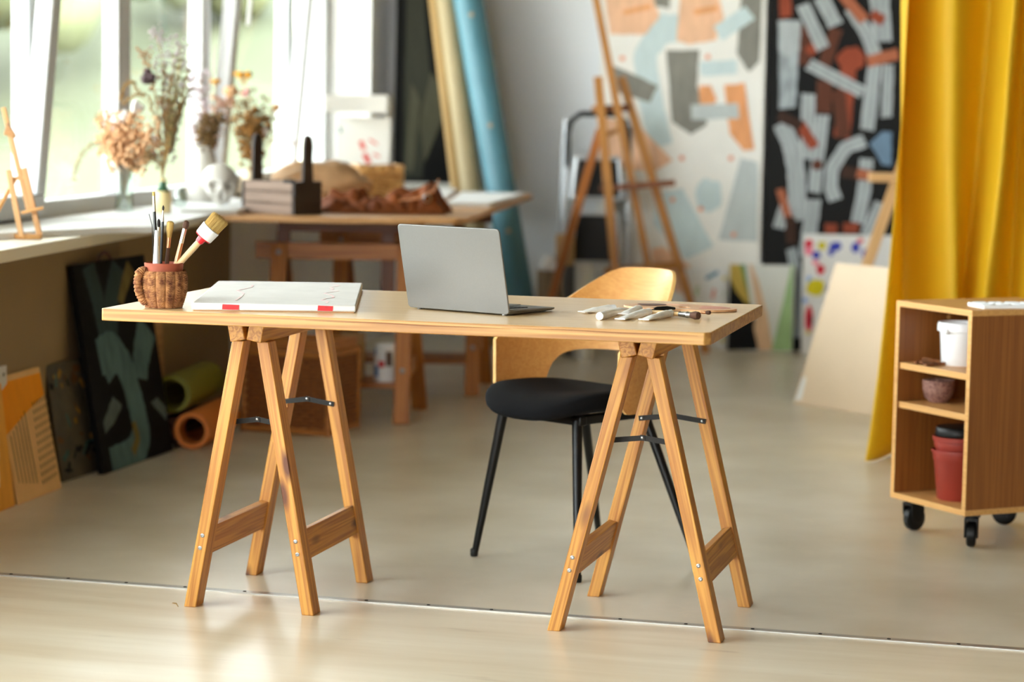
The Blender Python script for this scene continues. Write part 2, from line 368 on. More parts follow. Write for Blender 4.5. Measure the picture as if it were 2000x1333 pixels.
def portal(name, c, ex, ey, sx, sy):
    l = bpy.data.lights.new(name, 'AREA'); l.shape = 'RECTANGLE'; l.size = sx; l.size_y = sy; l.cycles.is_portal = True
    o = bpy.data.objects.new(name, l); COL.objects.link(o); ez = ex.cross(ey); o.matrix_world = frame(c, ex, ey, ez)
    o['kind'] = 'helper'
portal('daylight_portal_side', W(4.0, -0.31, 1.4), eu, V(0, 0, 1), 16.2, 2.72)


# ------------------------------------------------------------------ outdoors
M_hill = mat('hill_grass', (62, 65, 38), 0.9, rgb2=(72, 73, 50), vscale=0.35)
pts = []
for i in range(41):
    row = []
    for j in range(41):
        x = -62 + 62 * j / 40; y = -10 + 90 * i / 40
        z = -2.2 + 0.34 * max(0.0, y - 15) * (1 - 0.012 * max(0, -x - 7)) + 0.08 * max(0, -x - 6) + 0.5 * mnoise.noise(V(x * 0.3, y * 0.3, 0))
        row.append((x - 1.2, y, z))
    pts.append(row)
tag(struct('hillside', MB().grid(pts), M_hill, smooth=180), 'pale green hillside outside the windows', 'hillside')
M_leaf = mat('tree_leaves', (88, 92, 60), 0.8, rgb2=(100, 103, 72), vscale=1.2)
M_trunk = mat('tree_trunk', (96, 78, 58), 0.9)
def tree(x, y, z, h, r, label):
    t = thing('leafy_tree', label, 'tree', (x, y, z), group='trees beyond the windows')
    build('trunk', MB().tube([(x, y, z), (x + 0.1, y, z + h * 0.55)], [0.16, 0.08], 8), M_trunk, t)
    mb = MB()
    for k in range(16):
        a = random.uniform(0, 2 * PI); q = random.uniform(0, 1) ** 0.5 * r
        c = V(x + q * math.cos(a), y + q * math.sin(a), z + h * random.uniform(0.4, 0.95)); rr = r * random.uniform(0.3, 0.5)
        vs_ = MB().ball(c, rr, 12, 8)
        vs_.v = [tuple(V(*p) + (V(*p) - c) * 0.35 * mnoise.noise(V(*p) * 2.2)) for p in vs_.v]
        mb.add(vs_.v, vs_.f)
    build('crown', mb, M_leaf, t, smooth=180)
tree(-5.6, 25.0, 0.6, 3.4, 1.3, 'rounded green tree seen through the pane beside the small easel')
tree(-4.9, 29.5, 2.2, 3.6, 1.3, 'tallest green tree outside, behind the dried flowers')
tree(-3.6, 27, 1.4, 2.6, 0.9, 'small pale tree outside, behind the white jug')
struct('cream_slab_outside', MB().box((-1.49, 16.0, -2.5), (-1.0, 16.5, 6)), mat('cream_slab', (240, 236, 214), 0.9), smooth=None)  # pale slab added outside so the end pane looks bright cream

# ------------------------------------------------------------------ the desk
DT = V(-0.8957, 5.2412, 0); DYAW = -0.2435; DL, DW, DTH, DZ = 1.34, 0.7575, 0.0265, 0.73
dM = Matrix.Translation(DT) @ Matrix.Rotation(DYAW, 4, 'Z')
t = thing('desk_top', 'long pale pine desk top laid across two wooden trestles', 'table top', DT + V(0, 0, DZ - DTH), DYAW)
poly = [(0.004, 0), (DL - 0.012, 0), (DL, 0.014), (DL, DW - 0.01), (DL - 0.01, DW), (0.006, DW), (0, DW - 0.006), (0, 0.004)]
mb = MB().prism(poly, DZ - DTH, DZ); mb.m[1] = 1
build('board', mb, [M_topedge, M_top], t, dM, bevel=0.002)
mb = MB(); random.seed(3)
x = 0.44
segs = [(0.47, 0.92, 0.0075), (0.9, 1.315, 0.006)]
for a, b_, q in segs:                                   # the split along the front edge
    n = 14; P = [(a + (b_ - a) * i / n, -0.0001, DZ - q - 0.0007 * math.sin(i * 0.9) - 0.0015 * i / n) for i in range(n + 1)]
    mb.tube(P, [0.0002 + 0.0006 * math.sin(PI * i / n) for i in range(n + 1)], 6)
build('crack', mb, mat('crack_brown', (110, 58, 24), 0.8), t, dM)

def trestle(cx, cy, yaw, w, b, label):
    t = thing('trestle', label, 'trestle', (cx, cy, 0), yaw)
    M0 = Matrix.Translation((cx, cy, 0)) @ Matrix.Rotation(yaw, 4, 'Z')
    def P(x, y, z): return M0 @ V(x, y, z)
    ztop = DZ - DTH; lw, ld = 0.029, 0.050; rw = 0.036; rs = 0.064
    sl = (w / 2 - 0.026) / (ztop - rs)
    ang = math.atan(sl)
    for sx in (-1, 1):
        # rail: square section turned with its frame
        y0, y1 = -b / 2 - 0.055, b / 2 + 0.055
        ex = (M0.to_3x3() @ V(0, 1, 0)).normalized(); R3 = M0.to_3x3()
        top = V(sx * 0.0255, y0, ztop - rs / 2 - 0.004)
        ey = R3 @ V(math.cos(ang), 0, -sx * math.sin(ang))
        Mr = frame(M0 @ top, ex, ey, ex.cross(ey))
        build('top_rail', MB().box((0, -rw / 2, -rs / 2), (y1 - y0, rw / 2, rs / 2)), M_pine, t, Mr, bevel=0.002)
        for sy in (-1, 1):
            p0 = P(sx * w / 2, sy * b / 2, 0.0); p1 = P(sx * 0.030, sy * b / 2, ztop - rs - 0.006)
            d = (p1 - p0).normalized()
            # sheared leg with level feet
            mb = MB(); ly = R3 @ V(0, 1, 0); lx = R3 @ V(1, 0, 0)
            M = frame(p0, d, ly, d.cross(ly)); Mi = M.inverted(); Lg = (p1 - p0).length
            vs = []
            for (q, zz) in ((p0, 0), (p1, 1)):
                for a, c in ((-1, -1), (1, -1), (1, 1), (-1, 1)): vs.append(Mi @ (q + lx * (a * lw / 2 / math.cos(ang)) + ly * (c * ld / 2)))
            mb.add(vs, [(3, 2, 1, 0), (4, 5, 6, 7), (0, 1, 5, 4), (1, 2, 6, 5), (2, 3, 7, 6), (3, 0, 4, 7)])
            lg = build('leg', mb, M_pine, t, M, bevel=0.002)
            if sy == -1:
                for zq in (0.142, 0.172):
                    f = zq / (ztop - rs); xq = sx * (w / 2 + (0.030 - w / 2) * f)
                    c = P(xq + random.uniform(-.001, .001), -b / 2 - ld / 2, zq)
                    Ms = frame(c, R3 @ V(1, 0, 0), V(0, 0, 1), R3 @ V(0, -1, 0))
                    s_ = MB().lathe([(0.0048, 0.0), (0.0048, 0.0012), (0.0030, 0.0018), (0.0028, 0.0008), (0.0001, 0.0006)], 14)
                    build('screw', s_, M_steel, lg, Ms)
        # cross board between the two legs of this frame
        zb0, zb1 = 0.122, 0.192
        def lx_at(z): return sx * (w / 2 + (0.030 - w / 2) * z / (ztop - rs))
        a = P(lx_at((zb0 + zb1) / 2), -b / 2 + ld / 2, (zb0 + zb1) / 2); c = P(lx_at((zb0 + zb1) / 2), b / 2 - ld / 2, (zb0 + zb1) / 2)
        up = R3 @ V(-sx * math.sin(ang), 0, math.cos(ang))
        beam('cross_board', M_pine, a, c, zb1 - zb0, 0.021, up, t)
    # folding stays
    for sy in (-1, 1):
        zs = 0.436 if sy == -1 else 0.444
        f = zs / (ztop - rs); xs = w / 2 + (0.030 - w / 2) * f
        ys = sy * b / 2 - sy * (ld / 2 + 0.002)
        mb = MB()
        for s in (-1, 1):
            p0 = P(s * (xs - 0.004), ys, zs); p1 = P(s * -0.006, ys + s * 0.001, zs + 0.010)
            Mb, L = beam_M(p0, p1, V(0, 0, 1)); mb.box((-0.008, -0.006, -0.0012), (L, 0.006, 0.0012), 0, Mb)
        st = build('stay', mb, M_dsteel, t)
        for xq, zq in ((-(xs - 0.004), zs), (0, zs + 0.010), (xs - 0.004, zs)):
            Ms = frame(P(xq, ys - 0.0025, zq), R3 @ V(1, 0, 0), V(0, 0, 1), R3 @ V(0, -1, 0))
            build('rivet', MB().lathe([(0.0035, -0.004), (0.0035, 0.001), (0.002, 0.002), (0.0001, 0.002)], 10, 0, Ms), M_steel, st)
    return t
trestle(-0.5472, 5.7658, -0.2512, 0.292, 0.4044, 'narrower pine trestle under the desk end with the brush pot')
trestle(0.3417, 5.5645, -0.2555, 0.3701, 0.4044, 'wider-spread pine trestle under the desk end with the paint tubes')

# ------------------------------------------------------------------ on the desk
# laptop
bl, br = G(797, 598, DZ + 0.006), G(994, 613, DZ + 0.006)
lex = (br - bl); lw = lex.length; lex.normalize(); ley = V(-lex.y, lex.x, 0)
lap = thing('laptop', 'open silver laptop seen from behind its lid', 'laptop', V((bl.x + br.x) / 2, (bl.y + br.y) / 2, DZ))
lM = frame(V(bl.x, bl.y, DZ), lex, ley, V(0, 0, 1)); ld_ = lw * 0.69
def rrect(x0, y0, x1, y1, r, n=5):
    out = []
    for cx, cy, a0 in ((x1 - r, y0 + r, -PI / 2), (x1 - r, y1 - r, 0), (x0 + r, y1 - r, PI / 2), (x0 + r, y0 + r, PI)):
        out += [(cx + r * math.cos(a0 + PI / 2 * k / n), cy + r * math.sin(a0 + PI / 2 * k / n)) for k in range(n + 1)]
    return out
mb = MB(); pl = rrect(0, 0.004, lw, ld_, 0.010); n = len(pl)
top = [(x, y, 0.0145 - 0.006 * max(0, y / ld_)) for x, y in pl]; bot = [(x * 0.97 + lw * 0.015, y * 0.94 + ld_ * 0.03, 0.003) for x, y in pl]
mb.rings([bot, [(x, y, z - 0.003) for x, y, z in top], top])
for fx in (0.08, 0.92):
    for fy in (0.08, 0.9): mb.lathe([(0.006, 0.0), (0.006, 0.004)], 10, 0, Matrix.Translation((fx * lw, fy * ld_, 0)), cap=True)
base = build('base', mb, M_alu, lap, lM, bevel=0.0008)
mb = MB()
for r_ in range(5):
    for c_ in range(13):
        x0 = 0.02 + c_ * (lw - 0.04) / 13; y0 = ld_ * (0.16 + r_ * 0.085); z0 = 0.0146 - 0.006 * (y0 / ld_)
        mb.box((x0, y0, z0 - 0.002), (x0 + (lw - 0.04) / 13 * 0.86, y0 + ld_ * 0.07, z0 + 0.0012))
build('keyboard', mb, M_blackplastic, base, lM)
mb = MB().box((lw * 0.32, ld_ * 0.64, 0.008), (lw * 0.68, ld_ * 0.93, 0.0106)); build('trackpad', mb, M_alu, base, lM)
tl = D(778, 441, 5.36)
# lid leans toward the camera from the hinge
hinge = V(0, 0.004, 0.012); lh = 0.185; la = math.radians(14)
ly = V(0, -math.sin(la), math.cos(la)); lz = V(1, 0, 0).cross(ly)
LMl = lM @ frame(hinge, V(1, 0, 0), ly, lz)
mb = MB().prism(rrect(0, -0.008, lw, lh, 0.009), 0.0, 0.0045)
lid = build('lid', mb, M_alu, lap, LMl, bevel=0.0012)
mb = MB().prism(rrect(0.004, 0.004, lw - 0.004, lh - 0.004, 0.005), -0.0008, 0.0)
build('screen', mb, mat('screen_black', (8, 8, 10), 0.15), lap, LMl)
mb = MB().tube([(0.02, 0.006, 0.012), (lw - 0.02, 0.006, 0.012)], 0.0045, 10); build('hinge', mb, M_dsteel, lap, lM)

# canvas lying on the desk
c0, c1, c3 = G(374, 607.5, DZ), G(695, 612, DZ), G(401, 562, DZ)
cex = (c1 - c0); cw = cex.length; cex.normalize(); cey = V(-cex.y, cex.x, 0)
cd = (c3 - c0).dot(cey)
M_red = mat('red_paint', (204, 34, 40), 0.5, vary=0.25, vscale=60)
M_pink = mat('faint_red_paint', (226, 176, 178), 0.6, rgb2=(238, 230, 229), vscale=45)
cv = thing('canvas', 'flat white canvas with two red marks along its edge, lying on the desk', 'canvas', c0)
cM = frame(c0, cex, cey, V(0, 0, 1))
mb = MB().prism([(0, 0), (cw, 0), (cw, cd), (0.16 * cw, cd + 0.006), (0.004, cd)], 0.002, 0.017)
build('stretched_canvas', mb, M_gesso, cv, cM, bevel=0.003)
build('stretcher_frame', MB().box((0.004, 0.004, 0), (cw - 0.004, cd - 0.006, 0.002)), M_board, cv, cM)
for f0, f1 in ((0.185, 0.287), (0.766, 0.858)):
    mb = MB().add([(f0 * cw, -0.0006, 0.004), (f1 * cw, -0.0006, 0.0035), (f1 * cw + 0.001, -0.0006, 0.0145), (f0 * cw + 0.001, -0.0006, 0.0155)], [(0, 1, 2, 3)])
    build('red_mark', mb, M_red, cv, cM, solid=0.0004, smooth=None)['label'] = 'red painted mark on the canvas edge'
random.seed(5)
for f0, f1, n in ((0.20, 0.28, 6), (0.775, 0.86, 16)):
    mb = MB(); pts = []
    for k in range(n):
        pts.append((cw * random.uniform(f0, f1), cd * (0.06 + 0.88 * (k + random.uniform(0, .6)) / n)))
    w_ = 0.0026; L_, R_ = [], []
    for k in range(n): L_.append((pts[k][0] - w_, pts[k][1], 0.0174)); R_.append((pts[k][0] + w_, pts[k][1] + 0.001, 0.0174))
    mb.grid([[a, b_] for a, b_ in zip(L_, R_)]); build('faint_smear', mb, M_pink, cv, cM, solid=0.0003, smooth=None)
# brush pot in a knitted sleeve
pc = G(320, 601, DZ)
pot = thing('brush_pot', 'terracotta pot in a brown knitted sleeve holding brushes', 'pot', pc)
pM = Matrix.Translation(pc)
build('clay_pot', MB().lathe([(0.0001, 0.0), (0.030, 0.0), (0.036, 0.01), (0.041, 0.04), (0.041, 0.07), (0.0415, 0.085), (0.043, 0.098), (0.0405, 0.099), (0.0385, 0.085), (0.038, 0.03), (0.0001, 0.008)], 32), M_terra, pot, pM)
def knit_mat():
    m = mat('knit_yarn', (94, 44, 22), 0.95, rgb2=(184, 130, 82), vscale=70, bump=0.5, bscale=260); return m
M_knit = knit_mat()
sg = 168; prof = []
for k in range(50):
    f = k / 49; z = 0.001 + 0.081 * f
    r0 = 0.034 + 0.0145 * math.sin(min(1, f * 1.35 + 0.12) * PI / 2) - 0.004 * max(0, (f - 0.75) / 0.25) ** 2
    row = []
    for i in range(sg):
        a = 2 * PI * i / sg; rib = abs(math.sin(a * 14 / 2)) ** 0.5
        st = 0.0009 * math.sin(f * 50 * PI * 0.62 + (2.2 if (int(a * 14 / PI) % 2) else -2.2) * math.sin(a * 28))
        r = r0 + 0.0032 * rib + st * (0.4 + rib) + 0.0006 * mnoise.noise(V(a * 6, f * 30, 0))
        row.append((r * math.cos(a), r * math.sin(a), z))
    prof.append(row)
mb = MB().rings(prof, 0, False)
build('knitted_sleeve', mb, M_knit, pot, pM)
hd = V(-0.86, -0.5, 0).normalized(); hs = V(0, 0, 1)
path = [hd * 0.040 + hs * 0.079, hd * 0.050 + hs * 0.083, hd * 0.058 + hs * 0.076, hd * 0.061 + hs * 0.058, hd * 0.058 + hs * 0.036, hd * 0.050 + hs * 0.020, hd * 0.042 + hs * 0.013]
fine_ = []
for i in range(len(path) - 1):
    for k in range(8): fine_.append(path[i].lerp(path[i + 1], k / 8))
fine_.append(path[-1])
mb = MB().tube(fine_, [0.0095 + 0.0012 * math.sin(i * 2.1) for i in range(len(fine_))], 14)
build('knitted_handle', mb, M_knit, pot, pM)

M_brown_h = mat('brown_hair', (74, 44, 26), 0.8, vary=0.3, vscale=20, stretch=(12, 12, 1))
M_dark_h = mat('dark_hair', (34, 24, 18), 0.75, vary=0.3, vscale=300)
M_hog = mat('hog_hair', (206, 176, 104), 0.8, rgb2=(150, 112, 52), vscale=1.2, stretch=(160, 160, 6))
M_ferrule = mat('ferrule', (206, 196, 178), 0.28, metal=0.9)
M_copper = mat('copper_ferrule', (190, 128, 92), 0.3, metal=0.9)
M_bhandle = mat('black_lacquer', (6, 6, 6), 0.3)
M_wood_h = wood('brush_wood', (226, 194, 144), (206, 168, 112), rough=0.4, axis=2)
def brush(label, tip, foot, Lb, parts):
    """parts: list of (name, material, [(dist from tip, radius)...], flatness)"""
    tip, foot = V(*tip), V(*foot); d = (foot - tip).normalized()
    t = thing('paint_brush', label, 'brush', foot, group='brushes in the knitted pot')
    ex = d.cross(V(0, 1, 0)).normalized(); M = frame(tip, ex, d.cross(ex), d)
    for nm, m, pr, fl in parts:
        mb = MB(); mb.rings([[(r * math.cos(2 * PI * k / 16), fl * r * math.sin(2 * PI * k / 16), z) for k in range(16)] for z, r in pr])
        build(nm, mb, m, t, M)
    return t
pz = DZ + 0.012
def foot(dx, dy): return (pc.x + dx, pc.y + dy, pz)
def tipat(px, py, dy=0.0): p = D(px, py, pc.y + dy); return (p.x, p.y, p.z)
def blen(tip, ft): return (V(*tip) - V(*ft)).length
def std(label, tip, ft, hair, fer, han, hp, fp, rh, flat=1.0):
    Lh, Lf = hp[-1][0], fp; tot = blen(tip, ft); r1 = hp[-1][1]
    brush(label, tip, ft, tot, [('bristles', hair, hp, flat), ('ferrule', fer, [(Lh - 0.001, r1 * 1.02), (Lh + Lf * 0.5, (r1 + rh) / 2), (Lh + Lf, rh * 1.02)], 1.0 if flat == 1 else (1 + flat) / 2),
        ('handle', han, [(Lh + Lf - 0.001, rh), (Lh + Lf + (tot - Lh - Lf) * 0.25, rh * 1.15), (tot, rh * 0.6)], 1.0)])
std('tallest flat brush in the pot, gold bristles on a black handle', tipat(300, 375, 0.0), foot(-0.012, -0.005), M_hog, M_ferrule, M_bhandle, [(0, 0.0025), (0.001, 0.0030), (0.010, 0.0031)], 0.034, 0.0034, 0.6)
std('slim black brush with a small pointed dark tip', tipat(319, 401, -0.006), foot(-0.008, -0.012), M_dark_h, M_ferrule, M_bhandle, [(0, 0.0004), (0.004, 0.0024), (0.008, 0.0026), (0.012, 0.0014)], 0.024, 0.0030)
std('short dark-tipped round brush between the two black-handled ones', tipat(310, 428, 0.012), foot(-0.010, 0.010), M_dark_h, M_ferrule, M_wood_h, [(0, 0.001), (0.004, 0.0034), (0.012, 0.0042), (0.018, 0.0028)], 0.02, 0.0032)
std('round brush with pale frayed bristles and a dark wooden handle', tipat(333, 432, 0.0), foot(0.0, -0.002), M_hog, M_copper, M_brown_h, [(0, 0.004), (0.003, 0.0080), (0.018, 0.0078), (0.037, 0.0046)], 0.022, 0.0042)
std('brush with a rounded brown tip and a copper-coloured ferrule', tipat(365, 431, 0.004), foot(0.006, 0.004), M_brown_h, M_ferrule, M_copper, [(0, 0.002), (0.003, 0.0060), (0.011, 0.0072), (0.019, 0.0046)], 0.032, 0.0048)
# marker-like white brush
tp = tipat(306, 450, -0.018); ft = foot(-0.016, -0.022); tot = blen(tp, ft)
brush('translucent white water brush standing in front of the black handles', tp, ft, tot, [('cap', mat('frosted_plastic', (226, 228, 230), 0.3), [(0, 0.003), (0.002, 0.0036), (0.05, 0.0056), (0.07, 0.0066)], 1), ('barrel', mat('frosted_plastic', (226, 228, 230), 0.3), [(0.07, 0.0068), (tot, 0.0068)], 1),
    ('label_print', mat('ink_blue', (86, 92, 112), 0.5), [(0.018, 0.0046), (0.034, 0.0053)], 0.55)])
# big round brush
tp = tipat(431, 426, -0.004); ft = (pc.x - 0.012, pc.y + 0.004, DZ + 0.046)
d = (V(*ft) - V(*tp)).normalized(); tot = blen(tp, ft)
big = brush('large round brush with a white collar, red ring and bristly yellow head', tp, ft, tot, [
    ('collar', M_white, [(0.030, 0.0212), (0.031, 0.0220), (0.056, 0.0205), (0.057, 0.018)], 1.0),
    ('red_ring', mat('red_plastic', (214, 26, 40), 0.35), [(0.054, 0.019), (0.059, 0.0195), (0.060, 0.010), (0.072, 0.0085), (0.073, 0.007)], 1.0),
    ('handle', M_wood_h, [(0.070, 0.0066), (0.085, 0.0072), (0.125, 0.0068), (tot, 0.0075)], 1.0)])
mb = MB(); random.seed(11)
for k in range(420):
    a = random.uniform(0, 2 * PI); q = math.sqrt(random.random()); r0 = 0.0195 * q; r1 = 0.0205 * q + random.uniform(-.001, .0015); z1 = random.uniform(-0.003, 0.006)
    c, s_ = math.cos(a), math.sin(a); a2 = a + random.uniform(-.12, .12)
    mb.tube([(r0 * c, r0 * s_, 0.036), ((r0 + r1) / 2 * math.cos((a + a2) / 2), (r0 + r1) / 2 * math.sin((a + a2) / 2), 0.015), (r1 * math.cos(a2), r1 * math.sin(a2), z1)], [0.0007, 0.0007, 0.0004], 3)
ex = d.cross(V(0, 1, 0)).normalized()
build('bristles', mb, M_hog, big, frame(V(*tp), ex, d.cross(ex), d), kind=None)
# little wire sticking up at the left of the pot
mb = MB().tube([tipat(291, 418, 0.0), tipat(297, 440, 0.0), foot(-0.02, 0.0)], 0.0007, 5)
tag(build('wire_stylus', mb, M_dsteel, center=True), 'hair-thin grey wire poking out at the left of the pot', 'wire')

# paint tubes
M_tube = mat('tube_white', (246, 245, 242), 0.3, metal=0.0, vary=0.05, vscale=60, bump=0.12, bscale=45)
def paint_tube(label, pa, pb, r, h=0.0, twist=0.0):
    """pa: crimped flat end, pb: neck end with the cap"""
    A, B = G(pa[0], pa[1], DZ + 0.004 + h), G(pb[0], pb[1], DZ + r + h)
    t = thing('paint_tube', label, 'paint tube', V((A.x + B.x) / 2, (A.y + B.y) / 2, DZ + h), group='white paint tubes on the desk')
    d = (B - A); L = d.length; d.normalize(); sx = d.cross(V(0, 0, 1)).normalized(); sz = sx.cross(d)
    M = frame(A, d, sx, sz); rings = []
    for k in range(15):
        f = k / 14; q = min(1, f / 0.8); hw = r * (1.32 - 0.32 * q); hh = r * (0.10 + 0.90 * min(1, q * 1.25) ** 0.7); 
        if k == 14: hw = hh = r * 0.92
        dn = 0.0013 * mnoise.noise(V(f * 7 + pa[0], 0, 0))
        rings.append([(f * L * 0.86, hw * math.cos(a) + dn, hh * math.sin(a) * (1 + 0.12 * math.sin(3 * a + f * 9)) + dn) for a in [2 * PI * i / 18 for i in range(18)]])
    build('tube_body', MB().rings(rings), M_tube, t, M)
    build('crimp', MB().box((-0.007, -r * 1.5, -0.0011), (0.004, r * 1.5, 0.0011)), M_tube, t, M, bevel=0.0006)
    Mc = M @ Matrix.Rotation(PI / 2, 4, 'Y')
    build('cap', MB().lathe([(r * 0.9, L * 0.855), (r * 0.98, L * 0.87), (r * 0.95, L * 1.0), (r * 0.5, L * 1.005), (0.0001, L * 1.005)], 18), M_white, t, Mc)
    return t
paint_tube('white paint tube farthest from the brown brush, flat end toward the laptop', (1140, 609), (1200, 602), 0.0085)
paint_tube('thick white paint tube with its round cap toward the desk front', (1226, 603), (1171, 618), 0.0088)
paint_tube('short white paint tube lying behind the middle of the pile', (1218, 613), (1249, 603), 0.0078, h=0.004)
paint_tube('white paint tube in the middle of the pile with a pinched corner', (1213, 623), (1268, 609), 0.0082)
paint_tube('white paint tube nearest the brown-tipped brush', (1260, 624), (1311, 612), 0.0085)
# palette
pal = thing('palette', 'pale wooden palette with a thumb hole and pinkish brown paint', 'palette', G(1330, 604, DZ))
P0 = G(1328, 604, DZ)
pex = V(math.cos(DYAW), math.sin(DYAW), 0); pey = V(-pex.y, pex.x, 0)
palM = frame(P0, pex, pey, V(0, 0, 1))
outer = []
for k in range(48):
    a = 2 * PI * k / 48; r = 1 + 0.12 * math.cos(2 * a + 0.5) - 0.16 * math.exp(-((a - 4.9) / 0.3) ** 2)
    outer.append((0.118 * r * math.cos(a), 0.085 * r * math.sin(a)))
hole = [(0.012 + 0.013 * math.cos(-2 * PI * k / 48 ), -0.012 + 0.016 * math.sin(-2 * PI * k / 48)) for k in range(48)][::-1]
mb = MB(); rr = []
z0, z1 = 0.001, 0.0055
mb.rings([[(x, y, z0) for x, y in hole], [(x, y, z0) for x, y in outer], [(x, y, z1) for x, y in outer], [(x, y, z1) for x, y in hole], [(x, y, z0) for x, y in hole]], 0, False)
build('palette_board', mb, wood('palette_wood', (222, 176, 132), (204, 152, 108), rough=0.35, gs=5), pal, palM)
mb = MB()
def blob(cx, cy, rx, ry, z, mi, ph=0.0, dome=0.0012):
    n = 22; ring = [(cx + rx * (1 + 0.2 * math.sin(3 * a + ph)) * math.cos(a), cy + ry * (1 + 0.2 * math.sin(2 * a + ph)) * math.sin(a)) for a in [2 * PI * k / n for k in range(n)]]
    mb.rings([[(x, y, z) for x, y in ring], [(cx + (x - cx) * .9, cy + (y - cy) * .9, z + dome) for x, y in ring], [(cx + (x - cx) * .3, cy + (y - cy) * .3, z + dome * 1.1) for x, y in ring]], mi, True)
blob(-0.07, 0.022, 0.032, 0.03, z1, 0); blob(0.075, 0.0, 0.034, 0.045, z1, 1, 1.2, 0.0008); blob(-0.02, 0.05, 0.03, 0.02, z1, 2, 2.2)
build('paint', mb, [mat('umber_paint', (92, 52, 40), 0.4), mat('rose_paint', (204, 142, 124), 0.5), mat('peach_paint', (226, 178, 148), 0.5)], pal, palM)['label'] = 'brown and pink paint smears'
# brush lying by the palette
def lying_brush(label, pa, pb, hair, fer, han, r, h=0.0, lh=0.02, lf=0.03):
    A, B = G(pa[0], pa[1], DZ + r * 1.1 + h), G(pb[0], pb[1], DZ + r * 0.6 + h)
    t = thing('paint_brush', label, 'brush', V(A.x, A.y, DZ + h)); d = (B - A).normalized(); ex = d.cross(V(0, 0, 1)).normalized(); M = frame(A, ex, d.cross(ex), d); L = (B - A).length
    for nm, m, pr in (('bristles', hair, [(0, r * 0.5), (lh * .12, r * 1.0), (lh * .5, r * 1.12), (lh, r * 0.8)]), ('ferrule', fer, [(lh * .98, r * .82), (lh + lf * .3, r * .84), (lh + lf * .32, r * .9), (lh + lf * .36, r * .84), (lh + lf, r * 0.62)]), ('handle', han, [(lh + lf * .98, r * .6), (lh + lf + (L - lh - lf) * .3, r * .7), (L, r * .3)])):
        build(nm, MB().rings([[(q * math.cos(2 * PI * k / 16), q * math.sin(2 * PI * k / 16), z) for k in range(16)] for z, q in pr]), m, t, M)
lying_brush('fat brown-tipped brush with a silver ferrule lying beside the tubes', (1366, 617), (1236, 607), M_brown_h, M_steel, M_wood_h, 0.0082, lh=0.024, lf=0.036)
lying_brush('small wooden brush lying on the palette edge behind the fat one', (1388, 611), (1330, 609), M_brown_h, M_copper, M_wood_h, 0.0042, h=0.0062, lh=0.012, lf=0.012)
kn = thing('palette_knife', 'palette knife with dark blade and black handle lying among the tubes', 'palette knife', G(1285, 607, DZ))
A, B = G(1240, 606, DZ + 0.008), G(1318, 603, DZ + 0.009); M, L = beam_M(A, B, V(0, 0, 1)); M = M @ Matrix.Rotation(-PI / 2, 4, 'X')
build('blade', MB().prism([(0, 0), (0.02, 0.010), (L * 0.42, 0.008), (L * 0.5, 0.002), (L * 0.5, -0.002), (L * 0.42, -0.008), (0.02, -0.010)], -0.0006, 0.0006), M_dsteel, kn, M)
build('handle', MB().tube([(L * 0.48, 0, 0), (L * 0.55, 0, 0.001), (L * 0.8, 0, 0.001), (L, 0, 0)], [0.003, 0.005, 0.0055, 0.003], 12), M_bhandle, kn, M)

# ------------------------------------------------------------------ chair
CHC = V(0.20, 6.27, 0); cf = math.atan2(-0.72, -0.69)
chair = thing('chair', 'wooden shell-back chair with a black padded seat behind the desk', 'chair', CHC)
chM = Matrix.Translation(CHC) @ Matrix.Rotation(cf, 4, 'Z')          # +X forward, +Y sitter's left
SH = 0.440
def seat_pt(r, a, z):
    c, s_ = math.cos(a), math.sin(a); n = 2.7
    k = (abs(c) ** n + abs(s_) ** n) ** (-1 / n)
    return (0.190 * r * k * c + 0.085, 0.195 * r * k * s_, z)
mb = MB(); R_ = []
for r, z in ((0.02, -0.034), (0.5, -0.034), (0.86, -0.030), (0.97, -0.018), (1.0, -0.003), (0.985, 0.009), (0.93, 0.016), (0.8, 0.021), (0.5, 0.015), (0.02, 0.010)):
    row = []
    for k in range(40):
        q = seat_pt(r, 2 * PI * k / 40, 0)
        row.append((q[0], q[1], SH + z - 0.030 * max(0, (q[0] - 0.15) / 0.12) ** 2 + 0.014 * (q[1] / 0.195) ** 2 * (1 if z > 0 else 0.5)))
    R_.append(row)
mb.rings(R_); build('seat', mb, M_fabric, chair, chM, smooth=180, subsurf=1)
# shell back: columns round a U-shaped plan
mb = MB(); TH = 0.009; THM = 1.75; TC = 0.56
ts = sorted(set([round(-1 + 2 * k / 72, 4) for k in range(73)] + [s * (TC - q) for s in (-1, 1) for q in (0.0, 0.0015, 0.004, 0.008, 0.014, 0.022)]))
def sh_lo(t):
    a = abs(t); wing = -0.028 + 0.045 * max(0, (a - 0.90) / 0.10) ** 2
    if a >= TC: return wing
    return -0.028 + 0.128 * (1 - (a / TC) ** 7) ** (1 / 3.5)
def sh_hi(t):
    a = abs(t) * THM
    top = 0.318 - 0.012 * (a / 1.0) ** 2
    f = min(1, max(0, (a - 0.35) / 1.0)); f = f * f * (3 - 2 * f)
    low = 0.175 - 0.045 * max(0, (a - 1.35) / 0.4) ** 2
    return top * (1 - f) + low * f
def sh_pt(t, h, off):
    th = t * THM; r = 0.21 + off
    cc = math.cos(th)
    return (0.09 - r * cc - max(0, cc) * h * 0.42, r * math.sin(th) * (1.02 + 0.10 * h), SH + h)
NH = 12; inner, outer = [], []
for t in ts:
    lo, hi = sh_lo(t), sh_hi(t)
    inner.append([sh_pt(t, lo + (hi - lo) * k / NH, 0) for k in range(NH + 1)]); outer.append([sh_pt(t, lo + (hi - lo) * k / NH, TH) for k in range(NH + 1)])
mb.grid(inner, 0); mb.grid([r[::-1] for r in outer], 0)
